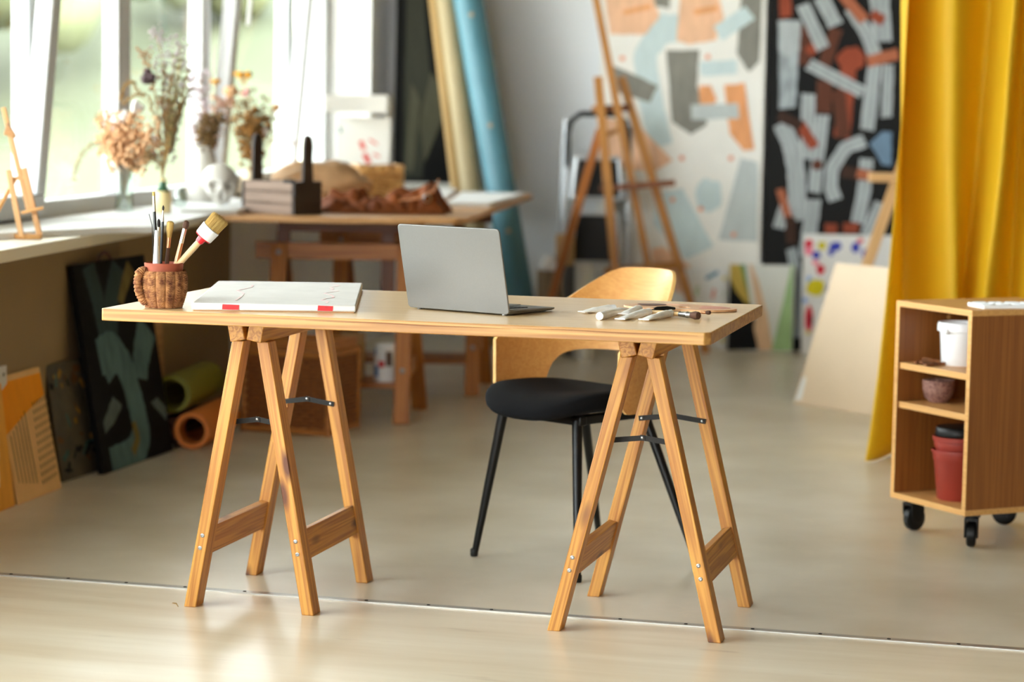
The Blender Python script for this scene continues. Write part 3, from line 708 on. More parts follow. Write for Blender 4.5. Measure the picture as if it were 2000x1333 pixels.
for k in range(len(ts) - 1):
    for e in (0, NH):
        q = [inner[k][e], inner[k + 1][e], outer[k + 1][e], outer[k][e]]; mb.add(q if e else q[::-1], [(0, 1, 2, 3)], 1)
for k in (0, len(ts) - 1):
    for j in range(NH):
        mb.add([inner[k][j], inner[k][j + 1], outer[k][j + 1], outer[k][j]], [(0, 1, 2, 3)], 1)
build('backrest', mb, [wood('chair_veneer', (214, 160, 92), (194, 134, 68), rough=0.42, gs=5, axis=1, bump=0.0, contrast=0.5), M_plyedge], chair, chM, smooth=30)
# frame and legs
fm = MB()
fm.box((-0.10, -0.12, SH - 0.060), (0.17, -0.095, SH - 0.036)); fm.box((-0.10, 0.095, SH - 0.060), (0.17, 0.12, SH - 0.036))
fm.box((-0.112, -0.13, SH - 0.060), (-0.088, 0.13, SH - 0.036)); fm.box((0.145, -0.15, SH - 0.060), (0.17, 0.13, SH - 0.036))
build('seat_frame', fm, M_black, chair, chM, bevel=0.003)
ci = chM.inverted()
feet = {'fr': G(926, 1087), 'fl': G(1128, 1138), 'br': G(1170, 1048), 'bl': G(1362, 1105)}
tops = {'fr': (0.16, -0.15), 'fl': (0.16, 0.11), 'br': (-0.095, -0.10), 'bl': (-0.10, 0.11)}
for k in feet:
    f = ci @ feet[k]; a = V(tops[k][0], tops[k][1], SH - 0.05); mid = a.lerp(f, 0.97)
    lg = build('leg', MB().tube([a, a.lerp(f, 0.5), mid], [0.0135, 0.0115, 0.0088], 14), M_black, chair, chM)
    build('foot_cap', MB().lathe([(0.0001, 0), (0.009, 0), (0.0105, 0.004), (0.0105, 0.018), (0.008, 0.021)], 14, 0, Matrix.Translation(V(f.x, f.y, 0))), M_blackplastic, lg, chM)

# ------------------------------------------------------------------ cart on castors
# near-left, near-right corners of the open front (on the plan)
ca, cb_ = V(1.083, 6.80, 0), V(1.238, 6.49, 0)
kex = (cb_ - ca); kw = kex.length; kex.normalize(); key = V(-kex.y, kex.x, 0)                       # +y goes into the cart
KD = 0.42; KZ0, KZ1 = 0.094, 0.656
cart = thing('storage_cart', 'oak veneer open shelf cart on black castors by the yellow curtain', 'cart', ca)
kM = frame(ca, kex, key, V(0, 0, 1)); T_ = 0.016
def panel(name, a, b_, m=None, e=0.0):
    return build(name, MB().box(a, b_), m or M_cart, cart, kM, bevel=0.001)
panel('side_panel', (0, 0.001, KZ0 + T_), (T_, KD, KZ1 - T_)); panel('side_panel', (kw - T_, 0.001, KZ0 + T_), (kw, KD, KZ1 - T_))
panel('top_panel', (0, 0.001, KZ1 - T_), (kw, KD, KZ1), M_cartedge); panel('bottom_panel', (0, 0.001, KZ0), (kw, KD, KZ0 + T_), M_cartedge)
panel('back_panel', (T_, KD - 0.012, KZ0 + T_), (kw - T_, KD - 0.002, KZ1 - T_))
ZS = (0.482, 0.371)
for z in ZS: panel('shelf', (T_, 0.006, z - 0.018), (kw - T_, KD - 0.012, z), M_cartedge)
eb = MB()
for a, b_ in (((0, 0, KZ0), (T_, 0.001, KZ1)), ((kw - T_, 0, KZ0), (kw, 0.001, KZ1)), ((T_, 0, KZ1 - T_), (kw - T_, 0.001, KZ1)), ((T_, 0, KZ0), (kw - T_, 0.001, KZ0 + T_))): eb.box(a, b_)
build('edge_banding', eb, M_cartedge, cart, kM, smooth=None)
mb = MB().lathe([(0.0001, 0.002), (0.006, 0.002), (0.007, 0.0)], 14, 0, frame(V(T_, 0.17, KZ1 - 0.05), V(0, 1, 0), V(0, 0, 1), V(1, 0, 0)))
build('screw_cap', mb, M_cartedge, cart, kM)
def castor(x, y, rz):
    Mc = kM @ Matrix.Translation((x, y, 0)) @ Matrix.Rotation(rz, 4, 'Z')
    mb = MB().box((-0.024, -0.024, KZ0 - 0.006), (0.024, 0.024, KZ0 - 0.0005))
    mb.lathe([(0.018, KZ0 - 0.006), (0.020, KZ0 - 0.012), (0.016, KZ0 - 0.018)], 16)
    for s in (-1, 1):
        mb.prism([(-0.006, 0.026), (0.022, 0.024), (0.034, 0.06), (0.03, KZ0 - 0.014), (-0.018, KZ0 - 0.014), (-0.016, 0.05)], s * 0.0165 - 0.0025, s * 0.0165 + 0.0025, 0, frame(V(0, 0, 0), V(1, 0, 0), V(0, 0, 1), V(0, -1, 0)))
    mb.box((-0.018, -0.018, KZ0 - 0.02), (0.03, 0.018, KZ0 - 0.012))
    o = build('castor', mb, M_blackplastic, cart, Mc, bevel=0.001)
    Mw = Mc @ frame(V(0.012, 0, 0.036), V(1, 0, 0), V(0, 0, 1), V(0, -1, 0))
    build('wheel', MB().lathe([(0.008, -0.013), (0.030, -0.013), (0.035, -0.009), (0.036, 0), (0.035, 0.009), (0.030, 0.013), (0.008, 0.013)], 28, cap=True), M_blackplastic, o, Mw)
castor(0.035, 0.05, 1.75); castor(kw - 0.035, 0.05, 2.45); castor(0.04, KD - 0.06, 0.7); castor(kw - 0.04, KD - 0.06, 0.2)
def on_cart(x, y, z): return kM @ V(x, y, z)
# white bucket on the upper shelf
p = on_cart(0.130, 0.13, ZS[0]); t = thing('bucket', 'white plastic lidded bucket on the top shelf of the cart', 'bucket', p); bM = Matrix.Translation(p)
build('bucket_body', MB().lathe([(0.0001, 0), (0.050, 0), (0.053, 0.004), (0.060, 0.112), (0.056, 0.112), (0.052, 0.01), (0.0001, 0.006)], 36), M_white, t, bM)
build('rim', MB().lathe([(0.060, 0.094), (0.0665, 0.096), (0.0665, 0.113), (0.064, 0.120), (0.060, 0.120), (0.058, 0.112), (0.052, 0.110), (0.0001, 0.110)], 36), M_white, t, bM)
build('lid_tab', MB().box((-0.012, -0.073, 0.090), (0.012, -0.060, 0.104), 0, Matrix.Rotation(-0.9, 4, 'Z')), M_white, t, bM, bevel=0.003)
# dried sticks beside it
M_stick = mat('dry_bark', (84, 48, 26), 0.8, rgb2=(150, 92, 44), vscale=40)
random.seed(21)
for k in range(7):
    a = on_cart(0.075 + 0.010 * k, 0.03 + 0.008 * (k % 3), ZS[0] + 0.005 + (0.0085 if k in (2, 4) else 0)); d = V(math.cos(0.9 + k * 0.5), math.sin(0.9 + k * 0.5), 0) * random.uniform(0.022, 0.034)
    mb = MB().tube([a - d, a, a + d], [0.0045, 0.0052, 0.004], 7)
    tag(build('dried_twig', mb, M_stick, center=True), ['short brown dried twig lying beside the white bucket on the cart'][0], 'twig', 'dried twigs on the cart shelf')
# speckled bowl
p = on_cart(0.075, 0.10, ZS[1]); t = thing('bowl', 'speckled brown clay bowl on the middle shelf of the cart', 'bowl', p)
M_speck = mat('speckled_clay', (96, 58, 52), 0.7, rgb2=(168, 126, 112), vscale=140, bump=0.5, bscale=120)
build('bowl_body', MB().lathe([(0.0001, 0), (0.026, 0), (0.038, 0.014), (0.045, 0.036), (0.046, 0.062), (0.044, 0.064), (0.041, 0.060), (0.036, 0.02), (0.0001, 0.010)], 36), M_speck, t, Matrix.Translation(p))
# nested plant pots and a black saucer
zb = KZ0 + T_
M_pot1 = mat('brick_red_plastic', (150, 52, 40), 0.45, vary=0.05, vscale=10)
p = on_cart(0.175, 0.10, zb); t = thing('plant_pot', 'lower brick red plastic plant pot in the bottom of the cart', 'plant pot', p, group=None); bM = Matrix.Translation(p)
build('pot_body', MB().lathe([(0.0001, 0), (0.052, 0), (0.055, 0.004), (0.066, 0.108), (0.068, 0.110), (0.071, 0.133), (0.074, 0.134), (0.074, 0.140), (0.069, 0.140), (0.064, 0.110), (0.052, 0.006), (0.0001, 0.006)], 40), M_pot1, t, bM)
p2 = p + V(0, 0, 0.035); t = thing('plant_pot', 'upper brick red plastic plant pot nested inside another in the cart', 'plant pot', p2); bM = Matrix.Translation(p2)
build('pot_body', MB().lathe([(0.0001, 0), (0.048, 0), (0.050, 0.004), (0.061, 0.106), (0.067, 0.118), (0.067, 0.128), (0.071, 0.130), (0.072, 0.142), (0.068, 0.143), (0.062, 0.13), (0.046, 0.006), (0.0001, 0.006)], 40), M_pot1, t, bM)
p3 = p2 + V(0, 0, 0.1435); t = thing('saucer', 'black plastic saucers stacked upside down on the red plant pots', 'saucer', p3)
build('saucer_body', MB().lathe([(0.064, 0.0), (0.066, 0.003), (0.064, 0.022), (0.060, 0.026), (0.0001, 0.028)], 40), M_blackplastic, t, Matrix.Translation(p3))
# paint tray on top
p = on_cart(kw - 0.06, 0.19, KZ1); t = thing('paint_tray', 'white plastic paint tray with dark paint in its wells on the cart', 'paint tray', p)
tM = frame(p, kex, key, V(0, 0, 1)) @ Matrix.Rotation(-0.25, 4, 'Z')
mb = MB().prism(rrect(-0.05, -0.12, 0.06, 0.12, 0.006), 0, 0.010); build('tray', mb, M_white, t, tM, bevel=0.002)
mb = MB()
for i in range(2):
    for j in range(5):
        mb.lathe([(0.016, 0.0102), (0.0185, 0.0125), (0.020, 0.0102)], 16, 0, Matrix.Translation((-0.022 + i * 0.05, -0.095 + j * 0.047, 0)))
        mb.lathe([(0.0165, 0.0104), (0.0001, 0.0106)], 16, 1 + (i + j) % 3, Matrix.Translation((-0.022 + i * 0.05, -0.095 + j * 0.047, 0)))
build('wells', mb, [M_white, mat('paint_green', (44, 62, 40), 0.4), mat('paint_black', (26, 26, 30), 0.4), mat('paint_grey', (150, 150, 150), 0.4)], t, tM)

# ------------------------------------------------------------------ yellow curtain
def lerpk(K, z):
    for (z0, a), (z1, b_) in zip(K, K[1:]):
        if z <= z1: 
            f = max(0, (z - z0) / (z1 - z0)); return a + (b_ - a) * f
    return K[-1][1]
YC = 8.30
rows = []
NZ, NX = 60, 220
EDGE = [(0, 1683), (0.12, 1692), (0.3, 1704), (0.55, 1716), (0.85, 1728), (1.2, 1739), (1.56, 1745), (3.0, 1752)]
VAL0 = [(0, 1800), (0.45, 1786), (0.56, 1777), (1.0, 1766), (1.56, 1752), (3.0, 1760)]
RID1 = [(0, 1872), (0.56, 1862), (1.0, 1846), (1.56, 1840), (3.0, 1838)]
VAL1 = [(0, 1905), (0.56, 1893), (1.0, 1912), (1.56, 1925), (3.0, 1928)]
RID2 = [(0, 1925), (0.56, 1920), (1.0, 1940), (1.56, 1958), (3.0, 1965)]
VAL2 = [(0, 1985), (0.56, 1987), (1.0, 1992), (1.56, 1997), (3.0, 2005)]
RID3 = [(0, 2010), (1.56, 2030), (3, 2035)]
def cX(px): return (px - 1000) / CF * YC
for i in range(NZ + 1):
    z = 0.006 + 2.9 * i / NZ
    sh = 0.0176 * (205 - 666) * 0      # px columns already read along the leaning verticals
    key_ = [(cX(lerpk(EDGE, z)), -0.10 - 0.10 * max(0, 1 - z / 1.6)), (cX(lerpk(VAL0, z)), 0.12), (cX(lerpk(RID1, z)), -0.05), (cX(lerpk(VAL1, z)), 0.12), (cX(lerpk(RID2, z)), -0.05), (cX(lerpk(VAL2, z)), 0.12), (cX(lerpk(RID3, z)), -0.04)]
    x = key_[-1][0]; s = 1
    for k in range(7): x += 0.07 + 0.02 * ((k * 37) % 5) / 5; key_.append((x, 0.06 if s > 0 else -0.04)); s = -s
    row = []; x0, x1 = key_[0][0], key_[-1][0]
    segn = NX // (len(key_) - 1)
    for k in range(len(key_) - 1):
        (xa, ya), (xb, yb) = key_[k], key_[k + 1]
        for j in range(segn + (1 if k == len(key_) - 2 else 0)):
            f = j / segn; g = (1 - math.cos(PI * f)) / 2
            sag = 0.012 * mnoise.noise(V(xa * 9 + f * 1.5, z * 1.6, 3.0)) * (1 if k else 0.3)
            row.append((xa + (xb - xa) * f, YC + ya + (yb - ya) * g + sag, z))
    rows.append(row)
M_curt = mat('yellow_curtain', (238, 198, 34), 0.6, trans=0.35, sheen=0.0, bump=0.05, bscale=900)
cur = build('curtain', MB().grid(rows), M_curt, None, smooth=180, solid=0.0012)
tag(cur, 'floor-length saffron yellow curtain hanging in deep folds', 'curtain')

# ------------------------------------------------------------------ paintings
class Painting:
    def __init__(s, o, ex, ey, w, h, th):
        s.o, s.ex, s.ey = V(*o), ex.normalized(), ey.normalized(); s.n = s.ex.cross(s.ey).normalized(); s.w, s.h, s.th = w, h, th
        s.M = frame(s.o, s.ex, s.ey, s.n); s.Mi = s.M.inverted(); s.mb = MB().box((0, 0, -th), (w, h, 0)); s.k = 0; s.mats = []
    def uv(s, px, py):
        p = s.Mi @ onplane(px, py, s.o, s.n); return p.x, p.y
    def mi(s, m):
        if m not in s.mats: s.mats.append(m)
        return s.mats.index(m) + 1
    def clipuv(s, u, v): return (min(max(u, 0.001), s.w - 0.001), min(max(v, 0.001), s.h - 0.001))
    def poly(s, pts, m, rough=1.2, px=True):
        s.k += 1; z = 0.0003 + 0.00022 * s.k
        P = [s.uv(*p) if px else p for p in pts]; out = []
        for i in range(len(P)):
            a, b_ = P[i], P[(i + 1) % len(P)]; n = 6
            for j in range(n):
                f = j / n; out.append(s.clipuv(a[0] + (b_[0] - a[0]) * f + random.uniform(-1, 1) * rough * 0.0018, a[1] + (b_[1] - a[1]) * f + random.uniform(-1, 1) * rough * 0.0018))
        s.mb.add([(u, v, z) for u, v in out], [tuple(range(len(out)))], s.mi(m))
    def stroke(s, pts, w, m, px=True, taper=1.0, streaks=0):
        s.k += 1; z = 0.0003 + 0.00022 * s.k
        P = [V(*s.uv(*p)) if px else V(*p) for p in pts]; wm = w if not px else (V(*s.uv(pts[0][0] + w, pts[0][1])) - V(*s.uv(pts[0][0], pts[0][1]))).length
        Q = []
        for i in range(len(P) - 1):
            for j in range(10): Q.append(P[i].lerp(P[i + 1], j / 10))
        Q.append(P[-1])
        for _ in range(3): Q = [Q[0]] + [(Q[i - 1] + Q[i] * 2 + Q[i + 1]) / 4 for i in range(1, len(Q) - 1)] + [Q[-1]]
        L, R = [], []
        for i in range(len(Q)):
            d = (Q[min(i + 1, len(Q) - 1)] - Q[max(i - 1, 0)]).normalized(); nn = V(-d.y, d.x)
            hw = wm / 2 * (1 + (taper - 1) * i / (len(Q) - 1)) * random.uniform(0.94, 1.05)
            e = d * random.uniform(-1, 1) * wm * 0.06 if i in (0, len(Q) - 1) else V(0, 0)
            L.append(Q[i] + nn * hw + e); R.append(Q[i] - nn * hw - e)
        nb = max(1, streaks)
        for b0 in range(nb):
            if streaks and b0 % 2 and streaks > 3: mm = m[1] if isinstance(m, tuple) else m
            else: mm = m[0] if isinstance(m, tuple) else m
            f0, f1 = b0 / nb, (b0 + 1) / nb
            rings = [[s.clipuv(*l.lerp(r, f0)) + (z,), s.clipuv(*l.lerp(r, f1)) + (z,)] for l, r in zip(L, R)]
            s.mb.grid([r[::-1] for r in rings], s.mi(mm))
    def blob(s, c, rx, ry, m, px=True):
        n = 20; pts = [(c[0] + rx * math.cos(a) * random.uniform(.85, 1.1), c[1] + ry * math.sin(a) * random.uniform(.85, 1.1)) for a in [2 * PI * k / n for k in range(n)]]
        s.k += 1; z = 0.0003 + 0.00022 * s.k
        P = [s.clipuv(*(s.uv(*p) if px else p)) for p in pts]
        s.mb.add([(u, v, z) for u, v in P][::-1], [tuple(range(n))], s.mi(m))
    def done(s, name, base, label, cat='painting', group=None):
        # keep every stroke facing out
        for i, f in enumerate(s.mb.f):
            if s.mb.m[i]:
                a, b_, c = [V(*s.mb.v[k]) for k in f[:3]]
                ar = sum(s.mb.v[f[q]][0] * s.mb.v[f[(q + 1) % len(f)]][1] - s.mb.v[f[(q + 1) % len(f)]][0] * s.mb.v[f[q]][1] for q in range(len(f)))
                if ar < 0: s.mb.f[i] = f[::-1]
        o = build(name, s.mb, [base] + s.mats, None, s.M, smooth=None)
        return tag(o, label, cat, group)
def pmat(name, rgb, v=0.12): return mat(name, rgb, 0.7, vary=v, vscale=30, stretch=(1, 0.25, 1), spec=0.2)
bex = V(1, -SL, 0).normalized(); UP = V(0, 0, 1)
# large white abstract
random.seed(2)
def Z7(x, y): return (1150 + x * 0.42, y * 0.42)
wl = G(1158, 690); 
o = V(0.405, 11.98, 0.0)
wp = Painting(o, bex, V(0, 0.08, 1), 0.815, 2.15, 0.035)
o_top = V(0, 0.06, 0)
c_pe, c_gr, c_bl, c_or, c_gb, c_dot = pmat('peach', (232, 186, 152)), pmat('warm_grey', (132, 130, 122)), pmat('pale_blue', (196, 212, 214), .05), pmat('soft_orange', (224, 158, 108)), pmat('grey_blue', (186, 194, 194), .06), pmat('coral_dot', (224, 140, 104))
def zp(p): return [Z7(*q) for q in p]
wp.poly(zp([(55, -60), (280, -60), (325, 95), (270, 165), (90, 160)]), c_pe)
wp.poly(zp([(290, -60), (370, -60), (365, 40), (300, 30)]), c_gr)
wp.stroke(zp([(380, 90), (250, 250), (270, 420), (330, 680)]), 46, c_bl)
wp.stroke(zp([(370, 70), (375, 200)]), 34, c_bl)
wp.poly(zp([(420, -60), (580, -60), (620, 80), (580, 190), (455, 210), (400, 190)]), c_pe)
wp.stroke(zp([(480, 60), (590, 40)]), 12, c_or); wp.stroke(zp([(150, 60), (280, 30)]), 10, c_or)
wp.poly(zp([(700, -60), (797, -60), (786, 290), (735, 340), (678, 250), (690, 100)]), c_gr)
wp.stroke(zp([(590, 160), (740, 62)]), 32, c_bl)
wp.poly(zp([(350, 235), (505, 235), (495, 400), (545, 580), (470, 630), (380, 570)]), c_gr)
wp.poly(zp([(95, 300), (315, 400), (275, 480), (120, 430)]), c_gr)
wp.stroke(zp([(510, 325), (680, 315)]), 28, c_bl)
wp.poly(zp([(505, 400), (560, 400), (588, 470), (535, 525), (508, 480)]), c_or)
wp.poly(zp([(620, 400), (715, 390), (765, 700), (715, 705), (650, 630)]), c_or)
wp.stroke(zp([(470, 525), (690, 520)]), 30, c_gb)
wp.poly(zp([(50, 540), (240, 600), (385, 750), (300, 800), (45, 780)]), c_pe)
wp.poly(zp([(300, 900), (430, 880), (575, 1150), (450, 1210), (300, 1050)]), c_bl)
wp.blob(Z7(556, 915), 27, 34, c_bl)
wp.poly(zp([(700, 740), (782, 760), (780, 1130), (600, 1120)]), c_gb)
wp.poly(zp([(110, 890), (200, 890), (140, 1150), (15, 1240)]), c_gr)
wp.poly(zp([(290, 1160), (340, 1150), (470, 1240), (480, 1400), (300, 1300)]), c_pe)
for p in ((148, 272), (545, 268), (655, 740), (427, 738), (385, 932), (517, 975), (670, 1095), (60, 1010), (90, 330)): wp.blob(Z7(*p), 5, 5, c_dot)
wp.done('abstract_painting', mat('canvas_offwhite', (232, 230, 224), 0.7, vary=0.03, vscale=6), 'large off-white abstract painting with peach, grey and pale blue shapes behind the easel')
# large black abstract
random.seed(4)
def Z8(x, y): return (1480 + x * 0.3753, y * 0.3753)
def z8(p): return [Z8(*q) for q in p]
bo = V(1.224, 11.87, 0.0)
bp_ = Painting(bo, bex, V(0, 0.08, 1), 1.0, 2.15, 0.035)
k_w = (pmat('brush_white', (170, 176, 178)), pmat('brush_white_thin', (142, 148, 150)))
k_r, k_b, k_o, k_d, k_s = pmat('rust_red', (140, 66, 44)), pmat('umber_brown', (88, 50, 36)), pmat('clay_orange', (166, 98, 70)), pmat('dark_umber', (58, 38, 30)), pmat('slate_blue', (104, 128, 150))
def ws(p, w): bp_.stroke(z8(p), w * 0.34, k_w, streaks=5)
def cs(p, w, m): bp_.stroke(z8(p), w * 0.34, m)
cs([(130, -40), (135, 90)], 70, k_r); cs([(230, 130), (225, 340)], 75, k_b); cs([(400, 150), (330, 360)], 75, k_b)
cs([(340, 420), (335, 590)], 90, k_b); cs([(470, 270), (430, 720)], 95, k_r); bp_.blob(Z8(480, 310), 28, 26, k_r); cs([(410, 470), (440, 720)], 80, k_b); cs([(250, 240), (290, 280)], 60, k_r)
bp_.poly(z8([(95, 105), (215, 110), (200, 330), (190, 560), (105, 570), (100, 300)]), pmat('grey_white', (150, 158, 162), .5))
bp_.poly(z8([(98, 108), (215, 112), (208, 260), (150, 300), (102, 270)]), k_w[0])
ws([(222, 25), (330, 255)], 78); ws([(315, -20), (395, 135)], 85); ws([(255, 335), (540, 485)], 72); ws([(255, 490), (250, 830)], 80)
ws([(330, 600), (288, 1005)], 76); ws([(550, 735), (450, 770), (380, 880), (375, 980), (400, 1045)], 78); ws([(560, 830), (548, 1000), (515, 1165)], 80)
ws([(600, 340), (562, 680)], 80); ws([(470, 40), (560, 180), (600, 290)], 78); ws([(620, -20), (640, 220)], 110); ws([(670, 340), (662, 615)], 62)
ws([(115, 640), (170, 760), (195, 900), (205, 1150)], 100); ws([(105, 1190), (150, 1040)], 70); ws([(285, 1040), (250, 1340)], 88); ws([(640, 1060), (560, 1230)], 78)
cs([(560, 325), (720, 285)], 66, k_o); cs([(425, -30), (545, 110)], 62, k_o); cs([(580, 75), (645, 115)], 60, k_r); cs([(205, 640), (290, 770)], 62, k_r); cs([(100, 600), (220, 660)], 62, k_d)
bp_.blob(Z8(303, 862), 11, 11, k_b); cs([(110, 985), (160, 1150)], 46, k_o); cs([(165, 1130), (170, 1270)], 60, k_d); cs([(430, 895), (590, 920)], 66, k_d); cs([(510, 905), (590, 920)], 55, k_o)
cs([(345, 1190), (410, 1195)], 60, k_r); cs([(440, 1190), (520, 1190)], 60, k_r)
bp_.poly(z8([(575, 750), (640, 690), (690, 690), (690, 870), (640, 860)]), k_s)
ws([(170, 1295), (205, 1450), (215, 1760)], 60)
bp_.done('abstract_painting', mat('canvas_black', (11, 10, 9), 0.6, spec=0.2, vary=0.2, vscale=6), 'large black abstract painting with white and rust brush strokes beside the curtain')
# flower painting on white
random.seed(6)
def Z9(x, y): return (1480 + x * 0.3, 440 + y * 0.3)
fp = Painting(V(1.408, 11.72, 0), bex, V(0, 0.12, 1), 0.52, 0.585, 0.025)
cr_, cy_, cb2, cpk, clb = pmat('flower_red', (206, 44, 62)), pmat('flower_yellow', (206, 190, 30)), pmat('flower_blue', (62, 70, 168)), pmat('flower_pink', (232, 130, 150)), pmat('flower_sky', (120, 160, 220))
for x, y, rx, ry, m in ((325, 125, 28, 36, cr_), (325, 170, 30, 30, cpk), (410, 135, 28, 30, cy_), (500, 140, 42, 32, cb2), (470, 180, 18, 24, cb2), (630, 150, 30, 36, cb2), (660, 105, 22, 16, cr_), (695, 190, 26, 30, cb2), (375, 195, 28, 28, cb2), (370, 245, 24, 18, cpk), (402, 290, 28, 34, cr_), (330, 355, 16, 24, clb), (370, 405, 60, 58, cy_), (302, 490, 18, 18, clb), (330, 610, 28, 88, cr_), (345, 620, 12, 40, pmat('flower_dark', (110, 20, 40))), (325, 700, 14, 14, cy_), (480, 420, 40, 40, cb2), (560, 330, 40, 44, cr_), (620, 460, 44, 40, cy_), (760, 130, 30, 40, cy_)):
    fp.blob(Z9(x, y), rx * 0.3, ry * 0.3, m)
fp.done('flower_painting', M_gesso, 'white painting dotted with red, blue and yellow blossoms, leaning by the curtain')
# small geometric painting
random.seed(8)
def Z2(x, y): return (1340 + x * 0.165, 480 + y * 0.165)
def z2(p): return [Z2(*q) for q in p]
gp = Painting(V(1.058, 11.82, 0), bex, V(0, 0.07, 1), 0.318, 0.425, 0.02)
gp.poly(z2([(480, 1240), (515, 390), (610, 560), (760, 690), (830, 1010), (850, 1240)]), pmat('panel_black', (9, 9, 8)), 0.3)
gp.poly(z2([(515, 200), (635, 215), (760, 690), (700, 690), (600, 560), (515, 400)]), pmat('ochre', (186, 160, 76)), 0.3)
gp.poly(z2([(630, 215), (690, 222), (740, 560), (760, 690)]), pmat('leaf_green', (96, 138, 82)), 0.3)
gp.poly(z2([(735, 225), (770, 225), (850, 420), (960, 820), (1030, 1245), (860, 1245), (800, 980), (830, 700)]), pmat('pale_peach', (218, 182, 146)), 0.3)
gp.poly(z2([(1240, 240), (1262, 240), (1250, 1250), (1010, 1250), (1140, 700)]), pmat('sage_green', (156, 188, 134)), 0.3)
gp.done('geometric_painting', mat('panel_white', (214, 216, 210), 0.6), 'small painting of curved black, ochre, peach and green bands standing on the floor')
# small dashes painting
dp = Painting(V(0.83, 11.86, 0), bex, V(0, 0.05, 1), 0.215, 0.40, 0.02)
for (a, b_, w, m) in (((1378, 545), (1402, 532), 7, pmat('dash_blue', (70, 128, 160))), ((1411, 545), (1426, 543), 7, cy_), ((1359, 578), (1362, 560), 6, pmat('dash_green', (170, 196, 160))), ((1391, 584), (1395, 565), 6, pmat('dash_coral', (214, 130, 116))), ((1408, 664), (1424, 668), 9, cy_), ((1412, 575), (1422, 573), 5, pmat('dash_green', (170, 196, 160))), ((1374, 610), (1384, 630), 6, cy_)):
    dp.stroke([a, b_], w, m)
dp.done('dashes_painting', mat('panel_cool_white', (222, 224, 224), 0.6), 'small white painting with scattered coloured dashes left of the banded one')

# beige canvas leaning to the right
b0, b1 = G(1549, 789), G(1697, 813)
bx_ = (b1 - b0).normalized(); bn = V(-bx_.y, bx_.x, 0) * -1
bn = V(bx_.y, -bx_.x, 0)            # toward the viewer's side
up = (UP * 0.57 - bn * 0.212).normalized()
bc = thing('blank_canvas', 'blank cream canvas leaning in front of the flower painting, half behind the curtain', 'canvas', b0)
pb = Painting(b0, bx_, up, 0.60, 0.605, 0.018)
build('canvas_face', MB().box((0, 0.002, -0.012), (0.60, 0.605, 0)), mat('cream_canvas', (210, 188, 160), 0.7, vary=0.03, vscale=5), bc, pb.M, bevel=0.002)
build('stretcher', MB().box((0.004, 0, -0.026), (0.596, 0.600, -0.012)), M_board, bc, pb.M)
mb = MB()
for u0, v0, u1, v1 in ((0.006, 0.012, 0.040, 0.09), (0.008, 0.08, 0.034, 0.12)): mb.add([(u0, v0, 0.0006), (u1, v0 + 0.01, 0.0006), (u1 - 0.006, v1, 0.0006), (u0 + 0.004, v1 - 0.006, 0.0006)], [(0, 1, 2, 3)])
build('gesso_patch', mb, M_paper, bc, pb.M, smooth=None, solid=0.0004)

# second easel behind the curtain (only a post, a ledge end and a leg show)
t = thing('easel', 'pale easel mostly hidden behind the yellow curtain', 'easel', (1.75, 10.9, 0))
m_pe = wood('pale_beech', (226, 184, 132), (206, 158, 104), rough=0.45)
q0, q1 = D(1698, 505, 10.6), D(1735, 400, 10.75); dd = (q1 - q0).normalized()
kk = q0.z / dd.z
beam('leg', m_pe, q0 - dd * kk, q0 + dd * 1.2, 0.05, 0.03, V(1, 0, 0), t)
q = q0 - dd * kk
beam('leg', m_pe, (q.x + 0.75, q.y, 0), q0 + dd * 1.2 + V(0.06, 0, 0), 0.05, 0.03, V(1, 0, 0), t)
beam('ledge', m_pe, D(1697, 346, 10.66), D(1860, 350, 10.66), 0.05, 0.04, V(0, 1, 0), t)
beam('mast', m_pe, q0 + dd * 1.2 + V(0.03, 0.02, 0), q0 + dd * 1.2 + V(0.03, 0.05, 0.7), 0.04, 0.03, V(1, 0, 0), t)
beam('rear_leg', m_pe, (q.x + 0.4, 11.45, 0), q0 + dd * 1.2 + V(0.03, 0.05, -0.05), 0.04, 0.03, V(1, 0, 0), t)

# ------------------------------------------------------------------ tall easel
t = thing('easel', 'tall beech studio easel standing before the white abstract painting', 'easel', (0.65, 11.45, 0))
YE_ = 11.55
fl_, fr_ = G(1217, 700), G(1379, 690)
lt, rt = D(1168, 150, YE_), D(1213, 150, YE_ + 0.03)
beam('leg', M_easel, fl_, lt, 0.042, 0.022, V(1, 0, 0), t); beam('leg', M_easel, fr_, rt, 0.042, 0.022, V(1, 0, 0), t)
mt = D(1157, -40, YE_ - 0.02); mbm = D(1268, 530, YE_ + 0.02)
beam('mast', M_easel, mbm, mt, 0.036, 0.022, V(1, 0, 0), t)
beam('top_bar', M_darkpine, D(1160, 213, YE_ + 0.02), D(1230, 211, YE_ + 0.03), 0.034, 0.02, UP, t)
beam('ledge', M_darkpine, D(1172, 369, YE_ - 0.05), D(1318, 357, YE_ - 0.05), 0.05, 0.028, V(0, 1, 0), t)
beam('lower_bar', M_easel, D(1184, 530, YE_ + 0.02), D(1322, 518, YE_ + 0.05), 0.036, 0.02, UP, t)
ra = D(1172, 255, YE_ + 0.02); rb = G(1040, 712)
beam('rear_leg', wood('easel_red', (164, 100, 46), (138, 78, 32), rough=0.4), rb, ra, 0.04, 0.026, V(1, 0, 0), t)
beam('brace', M_easel, D(1166, 272, YE_ + 0.02), D(1216, 250, YE_ + 0.03), 0.024, 0.018, UP, t)
mb = MB()
for p in (D(1161, 213, YE_), D(1185, 531, YE_)): mb.lathe([(0.013, 0), (0.016, 0.006), (0.013, 0.02), (0.0001, 0.021)], 12, 0, frame(p, V(1, 0, 0), UP, V(0, -1, 0)))
build('wing_knob', mb, M_easel, t)

